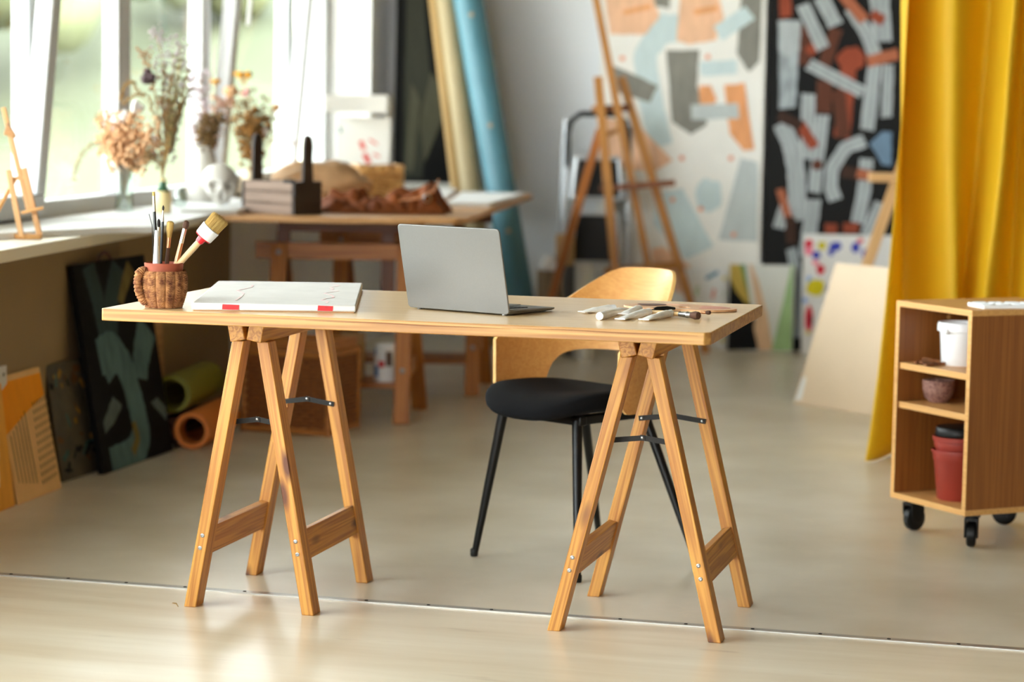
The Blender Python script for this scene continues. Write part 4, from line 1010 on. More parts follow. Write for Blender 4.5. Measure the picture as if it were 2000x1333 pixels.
# ------------------------------------------------------------------ step ladder
YL = 11.85; t = thing('step_ladder', 'folded grey step ladder with black treads against the back wall', 'ladder', (0.3, YL, 0))
M_rail = mat('ladder_grey', (196, 200, 204), 0.35, metal=0.5)
def lx_(px): return (px - 1000) / CF * YL
XL, XR = 0.225, 0.58
mb = MB().tube([(XL - 0.012, YL + 0.06, 0.0), (XL + 0.02, YL + 0.06, 1.12)], 0.013, 10); mb.tube([(XR + 0.012, YL + 0.06, 0.0), (XR - 0.02, YL + 0.06, 1.12)], 0.013, 10); build('rear_frame', mb, M_rail, t)
mb = MB().tube([(XL + 0.0, YL, 0.0), (XL + 0.03, YL, 0.9)], 0.014, 10); mb.tube([(XR, YL, 0.0), (XR - 0.03, YL, 0.9)], 0.014, 10); build('front_frame', mb, M_rail, t)
hp = [(XL + 0.03, YL, 0.88), (XL + 0.03, YL, 1.05), (XL + 0.045, YL, 1.11), (XL + 0.09, YL, 1.145), (XR - 0.09, YL, 1.145), (XR - 0.045, YL, 1.11), (XR - 0.03, YL, 1.05), (XR - 0.03, YL, 0.88)]
build('handle', MB().tube(hp, 0.014, 12), M_blackplastic, t)
for z0, z1 in ((0.735, 0.93), (0.42, 0.66), (0.12, 0.34)):
    mb = MB(); P = [(XL + 0.055, YL - 0.03, z0), (XL + 0.075, YL - 0.03, z1), (XR - 0.075, YL - 0.03, z1), (XR - 0.055, YL - 0.03, z0)]
    for i in range(4): mb.tube([P[i], P[(i + 1) % 4]], 0.012, 8)
    s = build('tread', mb, M_rail, t)
    build('tread_pad', MB().add([V(*p) + V(0, 0.004, 0) for p in P] + [V(*p) + V(0, -0.006, 0) for p in P], [(0, 1, 2, 3), (7, 6, 5, 4), (0, 4, 5, 1), (1, 5, 6, 2), (2, 6, 7, 3), (3, 7, 4, 0)]), M_blackplastic, s, smooth=None)

# bins and jars at the ladder's foot
def bin_(px0, px1, ytop, Y, label, m, h=None, name='waste_bin', cat='bin'):
    a, b_ = D(px0, ytop, Y), D(px1, ytop, Y); c = (a + b_) / 2; w = (b_ - a).length; h = c.z
    t = thing(name, label, cat, (c.x, Y, 0)); M = Matrix.Translation((c.x, Y, 0))
    mb = MB(); r = w / 2
    mb.lathe([(0.0001, 0), (r * 0.8, 0), (r * 0.82, 0.01), (r, h - 0.01), (r * 1.05, h), (r * 0.97, h), (r * 0.8, 0.02), (0.0001, 0.02)], 20)
    build('body', mb, m, t, M); return c, w
M_bin = mat('bin_brown', (134, 116, 92), 0.7, vary=0.1, vscale=20)
c, w = bin_(1049, 1094, 528, 11.35, 'brown paper-covered bin holding crumpled white paper, left of the easel leg', M_bin)
mb = MB(); bl_ = MB().ball((c.x, 11.35, c.z + 0.005), (0.05, 0.05, 0.062), 14, 10); bl_.v = [tuple(V(*p) + V(*p).normalized() * 0.0 + V(0.03 * mnoise.noise(V(*p) * 18), 0, 0.03 * mnoise.noise(V(*p) * 15 + V(3, 3, 3)))) for p in bl_.v]
tag(build('crumpled_paper', bl_, M_paper, smooth=None), 'ball of crumpled white paper on the brown bin', 'paper')
bin_(1098, 1146, 520, 11.45, 'dark grey bin between the easel leg and the ladder', mat('bin_grey', (88, 86, 80), 0.6))
c = D(1098, 458, 11.62); t = thing('cardboard_box', 'upright tan cardboard box in front of the ladder', 'box', (c.x, 11.62, 0))
build('carton', MB().box((c.x - 0.03, 11.58, 0), (c.x + 0.06, 11.66, c.z)), mat('cardboard', (190, 156, 112), 0.8), t, bevel=0.002)
c = D(1140, 500, 11.3); t = thing('tin_can', 'pale tin with a dark mark at the foot of the ladder', 'tin', (c.x + 0.005, 11.28, 0))
build('can_body', MB().lathe([(0.0001, 0), (0.045, 0), (0.045, 0.44), (0.047, 0.443), (0.042, 0.443), (0.04, 0.02), (0.0001, 0.02)], 20, 0, Matrix.Translation((c.x + 0.005, 11.28, 0))), mat('tin_pale', (206, 206, 198), 0.4, metal=0.3), t)

# ------------------------------------------------------------------ rolls by the corner
M_blue = mat('blue_vinyl', (80, 130, 146), 0.45, vary=0.04, vscale=4)
def roll(name, label, p0, p1, r, m, seg=28, inner=0.55, group=None, cap_m=None):
    p0, p1 = V(*p0), V(*p1); d = (p1 - p0).normalized(); ex = d.cross(V(0, 1, 0.3)).normalized(); M = frame(p0, ex, d.cross(ex), d); L = (p1 - p0).length
    o = build(name, MB().lathe([(r * inner, 0.08), (r * inner, 0.0), (r, 0.0), (r, L), (r * inner, L), (r * inner, L - 0.1)], seg), m, None, M)
    return tag(o, label, 'roll', group), M
p0 = V(0.075, 11.62, 0.02); p1 = D(925, 60, 11.86); d = p1 - p0; p1 = p0 + d * 1.45
o, M = roll('backdrop_roll', 'thick blue backdrop roll leaning in the back corner', p0, p1, 0.073, M_blue)
mb = MB()
for px, py in ((912, 27), (951, 245), (985, 450)):
    L_ = (D(px, py, 11.7).z - p0.z) / ((p1 - p0).normalized().z); a = V(*(p0 + (p1 - p0).normalized() * L_)) + V(0.004, -0.073, 0)
    mb.lathe([(0.0001, 0.003), (0.011, 0.003), (0.012, -0.002)], 10, 0, frame(a, V(1, 0, 0), UP, V(0, -1, 0)))
so = build('tape_dot', mb, mat('kraft_tape', (176, 150, 112), 0.6), o)
M_tan, M_tan2 = mat('tan_vinyl', (162, 146, 110), 0.6, vary=0.03), mat('ochre_vinyl', (156, 124, 70), 0.6, vary=0.03)
q1 = D(872, 0, 11.95); q0 = D(917, 345, 11.78); dd = (q0 - q1).normalized(); q0 = q1 + dd * ((q1.z - 0.02) / -dd.z); q2 = q1 - dd * 0.7
roll('backdrop_roll', 'tan backdrop roll leaning beside the blue one', q0, q2, 0.050, M_tan, group=None)
q1 = D(849, 0, 11.98); q0 = D(890, 345, 11.84); dd = (q0 - q1).normalized(); q0 = q1 + dd * ((q1.z - 0.02) / -dd.z); q2 = q1 - dd * 0.9
roll('backdrop_roll', 'thin ochre backdrop roll on the far side of the tan one', q0, q2, 0.030, M_tan2)

# dark framed picture and grey-green cloth in the corner, standing on the table
fo = V(-0.605, 12.03, 0.79)
fr = Painting(fo, bex, V(0, 0.05, 1), 0.335, 1.35, 0.02)
random.seed(12)
fr.poly([(0.05, 0.02), (0.15, 0.02), (0.18, 0.5), (0.14, 0.9), (0.05, 1.1)], pmat('moss_dark', (34, 34, 24)), px=False)
fr.poly([(0.16, 0.1), (0.24, 0.3), (0.25, 0.45), (0.18, 0.55), (0.13, 0.3)], pmat('olive_dark', (58, 57, 42)), px=False)
fr.poly([(0.06, 0.05), (0.10, 0.05), (0.13, 0.4), (0.08, 0.5)], pmat('olive_dark', (58, 57, 42)), px=False)
o = fr.done('dark_painting', mat('charcoal_canvas', (15, 15, 14), 0.8, vary=0.2, spec=0.08), 'tall charcoal picture in a pale frame standing in the back corner')
mb = MB(); w_, h_ = 0.335, 1.35; 
for a, b_ in (((-0.012, -0.03, -0.025), (w_ + 0.03, 0, 0.01)), ((-0.012, h_, -0.025), (w_ + 0.03, h_ + 0.03, 0.01)), ((w_, 0, -0.025), (w_ + 0.03, h_, 0.01))): mb.box(a, b_)
build('picture_frame', mb, mat('frame_grey', (176, 174, 166), 0.5), o, fr.M, bevel=0.002)

# ------------------------------------------------------------------ the table board along the windows, on two saw-horses
TZ = 0.77
def sill_x(y): return -1.385 + 0.122 * (y - 6.511)
poly = [(sill_x(8.70) + 0.003, 8.70), (-0.62, 8.70), (-0.22, 8.78), (-0.17, 8.84), (0.085, 11.3), (0.06, 11.38), (-0.755, 11.42), (W(9.5, 0.05, 0).x, 9.5), (sill_x(8.9) + 0.02, 8.9)]
tb = build('work_table_board', MB().prism(poly, TZ - 0.022, TZ), M_board, bevel=0.004)
tag(tb, 'broad plywood work table board along the windows, on wooden saw-horses', 'table top')
def sawhorse(x0, x1, yc, label, zb=0.655):
    t = thing('sawhorse', label, 'sawhorse', ((x0 + x1) / 2, yc, 0))
    M_s = M_oldpine
    beam('lower_beam', M_s, (x0, yc - 0.01, zb - 0.03), (x1, yc - 0.01, zb - 0.03), 0.062, 0.05, UP, t)
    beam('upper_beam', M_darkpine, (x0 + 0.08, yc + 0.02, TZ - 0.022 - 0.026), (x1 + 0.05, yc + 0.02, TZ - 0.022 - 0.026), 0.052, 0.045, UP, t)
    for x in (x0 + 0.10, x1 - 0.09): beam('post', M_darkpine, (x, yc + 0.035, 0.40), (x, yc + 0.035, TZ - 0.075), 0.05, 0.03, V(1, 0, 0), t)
    for x in (x0 + 0.09, x1 - 0.02):
        for s in (-1, 1):
            lg = beam('leg', M_s, (x + (0.0 if s < 0 else 0.05), yc + s * 0.235, 0.0), (x, yc + s * 0.035, zb - 0.005), 0.06, 0.03, V(1, 0, 0), t)
            if s < 0:
                for f in (0.30, 0.955):
                    c = V(x, yc - 0.235 + 0.20 * f, (zb - 0.005) * f)
                    build('bolt', MB().lathe([(0.010, 0), (0.010, 0.0185), (0.006, 0.021), (0.0001, 0.021)], 12, 0, frame(c, V(1, 0, 0), UP, V(0, -1, 0))), M_steel, lg)
        beam('end_rail', M_s, (x + 0.01, yc - 0.18, 0.19), (x + 0.03, yc + 0.18, 0.19), 0.055, 0.022, UP, t)
    mb = MB()
    for k in range(3): mb.box((x0 + 0.10, yc - 0.13 + k * 0.09, 0.12), (x1 - 0.03, yc - 0.05 + k * 0.09, 0.14))
    build('shelf', mb, M_s, t, bevel=0.001)
sawhorse(-0.97, -0.385, 9.10, 'orange pine saw-horse nearest the desk with a paint can on its shelf')
sawhorse(-0.80, -0.14, 10.0, 'orange pine saw-horse farther under the work table')
p = V(-0.475, 9.055, 0.14); t = thing('paint_can', 'white paint can with red and blue print on the saw-horse shelf', 'paint can', p)
build('can_body', MB().lathe([(0.0001, 0), (0.043, 0), (0.0435, 0.003), (0.0425, 0.006), (0.0425, 0.136), (0.044, 0.14), (0.041, 0.14), (0.040, 0.134), (0.0001, 0.134)], 28), M_white, t, Matrix.Translation(p))
def band(a0, a1, z0, z1, m):
    mb = MB().grid([[(0.0429 * math.cos(a), 0.0429 * math.sin(a), z) for z in (z0, z1)] for a in [a0 + (a1 - a0) * k / 8 for k in range(9)]])
    build('print_patch', mb, m, t, Matrix.Translation(p))
m_pb = mat('print_blue', (60, 120, 180), 0.5)
band(-2.9, -2.2, 0.02, 0.06, m_pb); band(-2.2, -1.6, 0.055, 0.08, mat('print_red', (204, 52, 58), 0.5)); band(-1.5, -0.9, 0.06, 0.115, mat('print_brown', (96, 76, 66), 0.5)); band(-2.9, -2.5, 0.1, 0.125, m_pb)
p = V(-0.60, 9.15, 0.14); t = thing('cardboard_box', 'small tan cardboard box behind the paint can', 'box', p)
build('carton', MB().box((-0.05, -0.03, 0), (0.04, 0.05, 0.17)), mat('cardboard', (190, 156, 112), 0.8), t, Matrix.Translation(p), bevel=0.002)

# wicker hamper
h0, h1 = G(476, 842), G(641, 853)
hx = (h1 - h0); hw_ = hx.length; hx.normalize(); hy = V(-hx.y, hx.x, 0); hd_ = 0.26; hh = 0.30
M_wick = mat('brown_wicker', (118, 66, 28), 0.6, rgb2=(150, 90, 42), vscale=60)
hm = thing('wicker_hamper', 'brown wicker hamper with an open frame lid under the work table', 'basket', h0)
hM = frame(h0, hx, hy, UP)
def weave(mb, o, ax, w, h, n=None, rows_=None, out=None, mi=0, amp=0.006):
    rows_ = rows_ or int(h / 0.014); n = n or int(w / 0.012)
    for r in range(rows_):
        z = (r + 0.5) * h / rows_; P = []
        for i in range(n + 1):
            P.append(o + ax * (w * i / n) + UP * z + out * (amp * math.sin(PI * i * 0.5 + PI * r)))
        mb.tube(P, h / rows_ * 0.5, 5, mi)
mb = MB()
mb.box((0.006, 0.006, 0.002), (hw_ - 0.006, hd_ - 0.006, hh - 0.02))
weave(mb, V(0, 0, 0.02), V(1, 0, 0), hw_, hh - 0.04, out=V(0, -1, 0)); weave(mb, V(hw_, 0, 0.02), V(0, 1, 0), hd_, hh - 0.04, out=V(1, 0, 0))
build('woven_body', mb, M_wick, hm, hM)
mb = MB()
for z in (0.012, hh - 0.012):
    mb.tube([(0, 0, z), (hw_, 0, z)], 0.012, 10); mb.tube([(hw_, 0, z), (hw_, hd_, z)], 0.012, 10); mb.tube([(0, 0, z), (0, hd_, z)], 0.012, 10); mb.tube([(0, hd_, z), (hw_, hd_, z)], 0.012, 10)
for x, y in ((0, 0), (hw_, 0), (hw_, hd_), (0, hd_)): mb.tube([(x, y, 0.0), (x, y, hh)], 0.013, 10)
build('cane_frame', mb, M_oldpine, hm, hM)
mb = MB(); z = hh + 0.035
mb.box((0, 0.0, hh + 0.002), (0.03, hd_, z)); mb.box((hw_ - 0.03, 0, hh + 0.002), (hw_, hd_, z)); mb.box((0.03, 0, hh + 0.002), (hw_ - 0.03, 0.025, z)); mb.box((0.03, hd_ - 0.03, hh + 0.002), (hw_ - 0.03, hd_, z)); mb.box((0.03, 0.13, hh + 0.006), (hw_ - 0.03, 0.16, z - 0.004))
build('lid_frame', mb, M_oldpine, hm, hM, bevel=0.003)

# ------------------------------------------------------------------ things on the work table
# tool tote
tc_ = V(-0.805, 8.80, TZ); tx = V(-0.8, 0.6, 0); ty = V(0.6, 0.8, 0)
tt = thing('tool_tote', 'grey slatted wooden tote with tall dark end posts on the work table', 'tote box', tc_)
tM = Matrix.Translation(tc_) @ Matrix((tx, ty, V(0, 0, 1))).transposed().to_4x4()
M_gw = wood('grey_weathered', (150, 128, 112), (116, 94, 80), rough=0.7); M_dk = mat('dark_walnut', (44, 28, 18), 0.6, vary=0.2, vscale=20)
for yy in (0.004, 0.146):
    for k in range(3): build('slat', MB().box((0.008, yy - 0.004, 0.002 + k * 0.041), (0.242, yy + 0.004, 0.040 + k * 0.041)), M_gw, tt, tM, bevel=0.001)
build('bottom_board', MB().box((0.012, 0.008, 0.002), (0.238, 0.142, 0.01)), M_gw, tt, tM)
for xx in (0.0, 0.25):
    mb = MB(); Mp = frame(V(xx - 0.006, 0, 0), V(0, 1, 0), V(0, 0, 1), V(1, 0, 0))
    pl = [(0, 0), (0.15, 0), (0.15, 0.122), (0.104, 0.122), (0.098, 0.20), (0.102, 0.25), (0.096, 0.282), (0.078, 0.294), (0.058, 0.286), (0.052, 0.25), (0.050, 0.122), (0, 0.122)]
    mb.prism(pl, 0, 0.012, 0, Mp); build('end_panel', mb, M_dk, tt, tM, bevel=0.001)
mb = MB().box((-0.001, -0.002, 0.116), (0.05, 0.012, 0.130)); build('corner_clip', mb, M_blackplastic, tt, tM, bevel=0.003)
# kraft paper sack
def lump(name, label, cat, c, r, m, amp=0.25, fr=9.0, seed=0, seg=40, rg=26, flat=0.0):
    b = MB().ball((0, 0, 0), (1, 1, 1), seg, rg); out = []
    for p in b.v:
        p = V(*p); k = 1 + amp * mnoise.noise(p * 1.7 + V(seed, seed, 0)) + amp * 0.55 * abs(mnoise.noise(p * 4.1 + V(0, seed, seed)))
        q = V(p.x * r[0] * k, p.y * r[1] * k, p.z * r[2] * k); q.z = max(q.z, -r[2] * 0.8); out.append(tuple(q + V(0, 0, r[2] * 0.8)))
    b.v = out
    return tag(build(name, b, m, None, Matrix.Translation(c), smooth=60), label, cat)
M_kraft = mat('kraft_paper', (176, 138, 98), 0.75, vary=0.12, vscale=14)
lump('paper_sack', 'slumped brown paper sack lying behind the tote on the work table', 'sack', (-0.80, 9.95, TZ), (0.19, 0.11, 0.095), M_kraft, 0.28, seed=3)
lump('sponge_block', 'small yellow ochre block in front of the little basket', 'block', (-0.63, 9.75, TZ), (0.04, 0.03, 0.035), mat('ochre_sponge', (206, 158, 90), 0.9), 0.12, seed=8, seg=16, rg=10)
# little basket
b0_, b1_ = V(-0.675, 10.55, TZ), V(-0.49, 10.60, TZ); kx = (b1_ - b0_); bw_ = kx.length; kx.normalize(); ky = V(-kx.y, kx.x, 0)
bk = thing('small_basket', 'small straw-coloured wicker basket with a cut-out handle on the work table', 'basket', b0_)
M_str = mat('straw_wicker', (210, 166, 98), 0.6, rgb2=(132, 80, 30), vscale=38)
kM2 = frame(b0_, kx, ky, UP); mb = MB(); bh_, bd_ = 0.135, 0.20
mb.box((0.008, 0.008, 0.002), (bw_ - 0.008, bd_ - 0.008, bh_ - 0.03))
weave(mb, V(0, 0, 0.004), V(1, 0, 0), bw_, bh_ - 0.01, out=V(0, -1, 0), n=16, rows_=8, amp=0.009); weave(mb, V(bw_, 0, 0.004), V(0, 1, 0), bd_, bh_ - 0.045, out=V(1, 0, 0), n=14, rows_=8, amp=0.005)
weave(mb, V(bw_, 0, bh_ - 0.041), V(0, 1, 0), bd_ * 0.3, 0.035, out=V(1, 0, 0), n=5, rows_=3, amp=0.005); weave(mb, V(bw_, bd_ * 0.7, bh_ - 0.041), V(0, 1, 0), bd_ * 0.3, 0.035, out=V(1, 0, 0), n=5, rows_=3, amp=0.005)
weave(mb, V(0, bd_, 0.004), V(1, 0, 0), bw_, bh_ - 0.01, out=V(0, 1, 0), n=16, rows_=8, amp=0.009); weave(mb, V(0, 0, 0.004), V(0, 1, 0), bd_, bh_ - 0.01, out=V(-1, 0, 0), n=14, rows_=8, amp=0.009)
build('woven_body', mb, M_str, bk, kM2)
mb = MB().tube([(0, 0, bh_), (bw_, 0, bh_), (bw_, bd_, bh_), (0, bd_, bh_), (0, 0, bh_)], 0.008, 8); build('rim', mb, M_str, bk, kM2)
# rumpled leather apron
random.seed(9)
NXc, NYc = 70, 36; pts = []
for j in range(NYc + 1):
    row = []
    for i in range(NXc + 1):
        u, v = i / NXc, j / NYc
        x = -0.745 + 0.49 * u + 0.02 * math.sin(v * 5 + u * 3); y = 9.02 + 0.26 * v - 0.03 * math.sin(u * 4)
        edge = min(1, min(u, 1 - u) * 9, min(v, 1 - v) * 5)
        n1 = mnoise.noise(V(u * 3.2 + v * 1.6, v * 2.6 - u, 1.0)); n2 = abs(mnoise.noise(V(u * 7 - v * 3, v * 5 + u * 3, 4.0)))
        z = 0.004 + edge * (0.022 + 0.030 * n1 + 0.085 * abs(n2) + 0.055 * math.exp(-((u - 0.9) / 0.09) ** 2) + 0.010 * v)
        row.append((x, y, TZ + max(z, 0.004)))
    pts.append(row)
M_leather = mat('brown_leather', (92, 44, 12), 0.75, rgb2=(128, 66, 22), vscale=12, spec=0.25, bump=0.1, bscale=80)
ap = tag(build('leather_apron', MB().grid([r for r in pts]), M_leather, smooth=180, solid=0.003), 'rumpled brown leather apron heaped on the work table', 'apron')
mb = MB().tube([(-0.43, 9.06, TZ + 0.05), (-0.36, 9.02, TZ + 0.06), (-0.30, 9.02, TZ + 0.09), (-0.285, 9.05, TZ + 0.13)], [0.008, 0.011, 0.011, 0.007], 8, flat=[0.4] * 4)
build('strap', mb, mat('tan_strap', (186, 120, 70), 0.6), ap)
mb = MB().lathe([(0.012, 0), (0.017, 0.004), (0.012, 0.008)], 14, 0, frame(V(-0.325, 9.015, TZ + 0.062), V(1, 0, 0), UP, V(0, -1, 0))); build('buckle', mb, M_steel, ap)
# white sheets and panels at the table's far right
def sheet(name, label, corners, z0, th, m=M_paper, cat='canvas'):
    return tag(build(name, MB().prism(corners, z0, z0 + th), m, None, bevel=0.001, center=True), label, cat)
sheet('canvas_board', 'white canvas panel lying at the right tip of the work table', [(-0.27, 9.75), (-0.10, 9.80), (0.045, 10.95), (-0.24, 10.95)], TZ, 0.018, cat='canvas')
sheet('canvas_board', 'wide white canvas panel behind the apron, beside the little basket', [(-0.47, 10.3), (-0.29, 10.35), (-0.27, 11.25), (-0.45, 11.25)], TZ, 0.02)
build_ = sheet('paper_pad', 'white paper pad between the tote and the apron', [(-0.76, 9.32), (-0.55, 9.36), (-0.56, 9.58), (-0.78, 9.55)], TZ, 0.02, cat='paper')
# white canvas with red marks + white box lid on top, on the sill
rc = Painting(D(655, 366, 11.55), V(1, -0.1, 0), V(0.03, 0.12, 1), 0.255, 0.34, 0.02)
random.seed(3)
for a, b_, w in (((705, 275), (712, 292), 9), ((722, 272), (738, 282), 4), ((712, 300), (722, 318), 10), ((730, 300), (742, 306), 4)): rc.stroke([a, b_], w, pmat('red_smear', (206, 84, 78)))
rc.stroke([(665, 248), (667, 260)], 5, pmat('teal_mark', (80, 120, 124)))
rc.done('small_canvas', mat('canvas_greywhite', (214, 212, 206), 0.7), 'small white canvas with red smears leaning at the end of the sill', 'canvas')
c = D(640, 184, 11.5); c2 = D(762, 179, 11.5); w_ = (c2 - c).length
t = thing('box_lid', 'white box lid perched on top of the red-smeared canvas', 'box lid', D(700, 225, 11.5))
mb = MB().box((0, -0.10, -0.095), (w_, 0.10, 0)); lm_ = frame(V(c.x, 11.55, c.z), V(1, -0.1, 0).normalized(), V(0.1, 1, 0).normalized(), UP)
mb = MB(); mb.box((0, -0.09, -0.085), (w_, -0.086, 0)); mb.box((0, 0.086, -0.085), (w_, 0.09, 0)); mb.box((0, -0.086, -0.085), (0.004, 0.086, 0)); mb.box((w_ - 0.004, -0.086, -0.105), (w_, 0.086, 0)); mb.box((0.004, -0.086, -0.005), (w_ - 0.004, 0.086, 0))
build('lid_shell', mb, mat('card_grey_white', (212, 210, 204), 0.7), t, lm_, smooth=None)

# ------------------------------------------------------------------ on the window sill
# drawing boards
def pxpoly(pts, z): return [(G(x, y, z).x, G(x, y, z).y) for x, y in pts]
bz = TZ + 0.02
B1 = pxpoly([(60, 455), (195, 451), (276, 451), (385, 420), (300, 412), (170, 404), (80, 432)], bz)
B1 = [(W(6.98, 0.0, 0).x, 6.98), (-1.235, 7.42), (-1.10, 7.52), (-1.05, 8.42), (W(8.6, -0.17, 0).x, 8.6), (W(7.4, -0.17, 0).x, 7.4)]
tag(build('drawing_board', MB().prism(B1, TZ, bz), M_paper, bevel=0.002, center=True), 'large white drawing board lying on the window sill', 'board')
B2 = [(-1.19, 8.62), (-1.0, 8.74), (-0.98, 9.28), (W(9.9, -0.12, 0).x, 9.9), (W(8.75, -0.17, 0).x, 8.75)]
tag(build('drawing_board', MB().prism(B2, TZ + 0.0005, bz), M_paper, bevel=0.002, center=True), 'white board under the skull and jug on the sill', 'board')
# table easel
t = thing('table_easel', 'small wooden table easel standing on the sill at the left', 'easel', (-1.36, 7.05, TZ))
M_te = wood('table_easel_wood', (214, 164, 104), (190, 136, 78), rough=0.45)
YT = 7.05
def tp_(x, y, dy=0.0): return D(x, y, YT + dy)
gl = tp_(42, 452, -0.02); gl.z = TZ + 0.008; gr = tp_(78, 447, 0.0); gr.z = TZ + 0.008
beam('leg', M_te, gl, tp_(17, 333), 0.016, 0.010, V(1, 0, 0), t); beam('leg', M_te, gr, tp_(47, 328), 0.016, 0.010, V(1, 0, 0), t)
beam('mast', M_te, tp_(56, 410), tp_(7, 210, 0.03), 0.014, 0.010, V(1, 0, 0), t)
beam('ledge', M_te, tp_(42, 416, -0.02), tp_(85, 406, -0.01), 0.022, 0.010, V(0, 1, 0), t)
beam('top_bar', M_te, tp_(24, 350, 0.008), tp_(54, 346, 0.008), 0.012, 0.008, UP, t)
beam('base_foot', M_te, gl + V(0.015, 0, 0), (gl.x - 0.16, gl.y + 0.12, TZ + 0.008), 0.014, 0.014, UP, t); beam('base_foot', M_te, gr, (gr.x - 0.16, gr.y + 0.14, TZ + 0.008), 0.014, 0.014, UP, t)
beam('base_bar', M_te, gl + V(0, 0, 0), gr, 0.014, 0.014, UP, t)
beam('rear_stay', M_te, (gl.x - 0.13, gl.y + 0.12, TZ + 0.012), tp_(30, 349, 0.012), 0.012, 0.01, V(1, 0, 0), t)
mb = MB().prism([(-0.012, 0), (0.020, -0.010), (0.022, 0.0), (-0.002, 0.035)], -0.008, 0.008, 0, frame(tp_(16, 263, -0.005), V(1, 0, 0), UP, V(0, -1, 0))); build('clamp', mb, M_easel, t, bevel=0.001)

# vases
def vase(name, label, cat, px, Y, z, prof, m, seg=28):
    c = D(px, 300, Y); p = V(c.x, Y, z); t = thing(name, label, cat, p); build('body', MB().lathe(prof, seg), m, t, Matrix.Translation(p)); return t, p
t, vA = vase('glass_vase', 'clear glass vase with wilted stems at the left of the sill', 'vase', 243, 8.45, bz, [(0.0001, 0), (0.030, 0), (0.034, 0.008), (0.030, 0.05), (0.036, 0.12), (0.046, 0.165), (0.044, 0.165), (0.033, 0.12), (0.027, 0.05), (0.030, 0.012), (0.0001, 0.01)], M_vglass)
t, vB = vase('ceramic_bottle', 'cream bottle with a green shoulder holding dried grasses', 'bottle', 318, 8.40, bz, [(0.0001, 0), (0.026, 0), (0.030, 0.006), (0.031, 0.05), (0.026, 0.075), (0.013, 0.092), (0.0115, 0.115), (0.014, 0.12), (0.010, 0.12), (0.009, 0.09), (0.0001, 0.08)], mat('cream_glaze', (226, 204, 150), 0.35))
build('green_glaze', MB().lathe([(0.0265, 0.0755), (0.0136, 0.0925), (0.0121, 0.110)], 28), mat('green_glaze', (52, 92, 66), 0.25), t, Matrix.Translation(vB))
t, vC = vase('white_jug', 'tall white ceramic jug with dried flowers behind the skull', 'jug', 395, 9.40, bz, [(0.0001, 0), (0.050, 0), (0.056, 0.01), (0.058, 0.13), (0.056, 0.16), (0.044, 0.19), (0.042, 0.205), (0.046, 0.215), (0.043, 0.215), (0.038, 0.2), (0.05, 0.15), (0.05, 0.02), (0.0001, 0.015)], M_ceram)
t, vD = vase('stoneware_jar', 'beige stoneware jar of dried flowers behind the tote', 'jar', 492, 9.75, bz if False else TZ, [(0.0001, 0), (0.034, 0), (0.040, 0.01), (0.042, 0.10), (0.034, 0.13), (0.035, 0.14), (0.031, 0.14), (0.03, 0.12), (0.036, 0.02), (0.0001, 0.015)], mat('stoneware', (206, 184, 152), 0.5))
t, vE = vase('small_jar', 'little glass jar between the bottle and the jug', 'jar', 352, 8.9, bz, [(0.0001, 0), (0.022, 0), (0.025, 0.006), (0.025, 0.05), (0.018, 0.06), (0.018, 0.07), (0.016, 0.07), (0.016, 0.06), (0.022, 0.05), (0.022, 0.01), (0.0001, 0.008)], M_vglass)
# skull
sk = D(430, 360, 9.05); skp = V(sk.x, 9.05, bz)
t = thing('skull', 'white plaster skull on the sill in front of the jug', 'skull', skp)
sM = Matrix.Translation(skp) @ Matrix.Rotation(0.22, 4, 'Z')
b = MB().ball((0, 0, 0), (1, 1, 1), 56, 40); out = []
def sm(a, b_, x): x = min(1, max(0, (x - a) / (b_ - a))); return x * x * (3 - 2 * x)
for p in b.v:
    d = V(*p).normalized(); x, y, z = d                       # face toward -y
    r = V(d.x * 0.070, d.y * 0.088, d.z * 0.072) + V(0, 0.012, 0.085)
    fr_ = sm(0.15, 0.75, -y)                                  # how much it is face
    if z < 0.0: r = V(r.x * (1 - 0.28 * sm(0, 0.8, -z)), r.y - 0.012 * fr_ * sm(0, .6, -z), r.z - 0.030 * fr_ * sm(0.0, 0.9, -z))
    if y > -0.2 and z < -0.25: r.z += 0.032 * sm(0.25, 0.8, -z) * sm(-0.2, 0.3, y)
    for ex_ in (-0.40, 0.40):                                 # eye sockets
        q = math.exp(-(((x - ex_) / 0.20) ** 2 + ((z + 0.10) / 0.17) ** 2)) * sm(0.2, 0.6, -y); r.y += 0.046 * q
    q = math.exp(-((x / 0.10) ** 2 + ((z + 0.42) / 0.13) ** 2)) * sm(0.2, 0.6, -y); r.y += 0.034 * q
    for ex_ in (-0.62, 0.62): 
        q = math.exp(-(((x - ex_) / 0.16) ** 2 + ((z + 0.42) / 0.12) ** 2)) * sm(0.1, 0.5, -y); r += V(0.010 * (1 if ex_ > 0 else -1), -0.010, 0) * q
    q = math.exp(-(((abs(x) - 0.75) / 0.2) ** 2 + ((z + 0.66) / 0.12) ** 2)); r.x *= 1 - 0.15 * q
    if z < -0.72 and y < 0: r.y += 0.004 * math.sin(x * 60) * sm(0.3, 0.7, -y) * 0.5
    r.z = max(r.z, 0.0); out.append(tuple(r))
b.v = out; build('cranium', b, M_ceram, t, sM, smooth=180)
mb = MB()
for k in range(8):
    a = (k - 3.5) * 0.16; mb.ball((0.040 * math.sin(a * 1.3), -0.062 + 0.030 * (1 - math.cos(a * 1.3)) * 1.4, 0.018), (0.0042, 0.004, 0.008), 8, 6)
build('teeth', mb, M_ceram, t, sM)

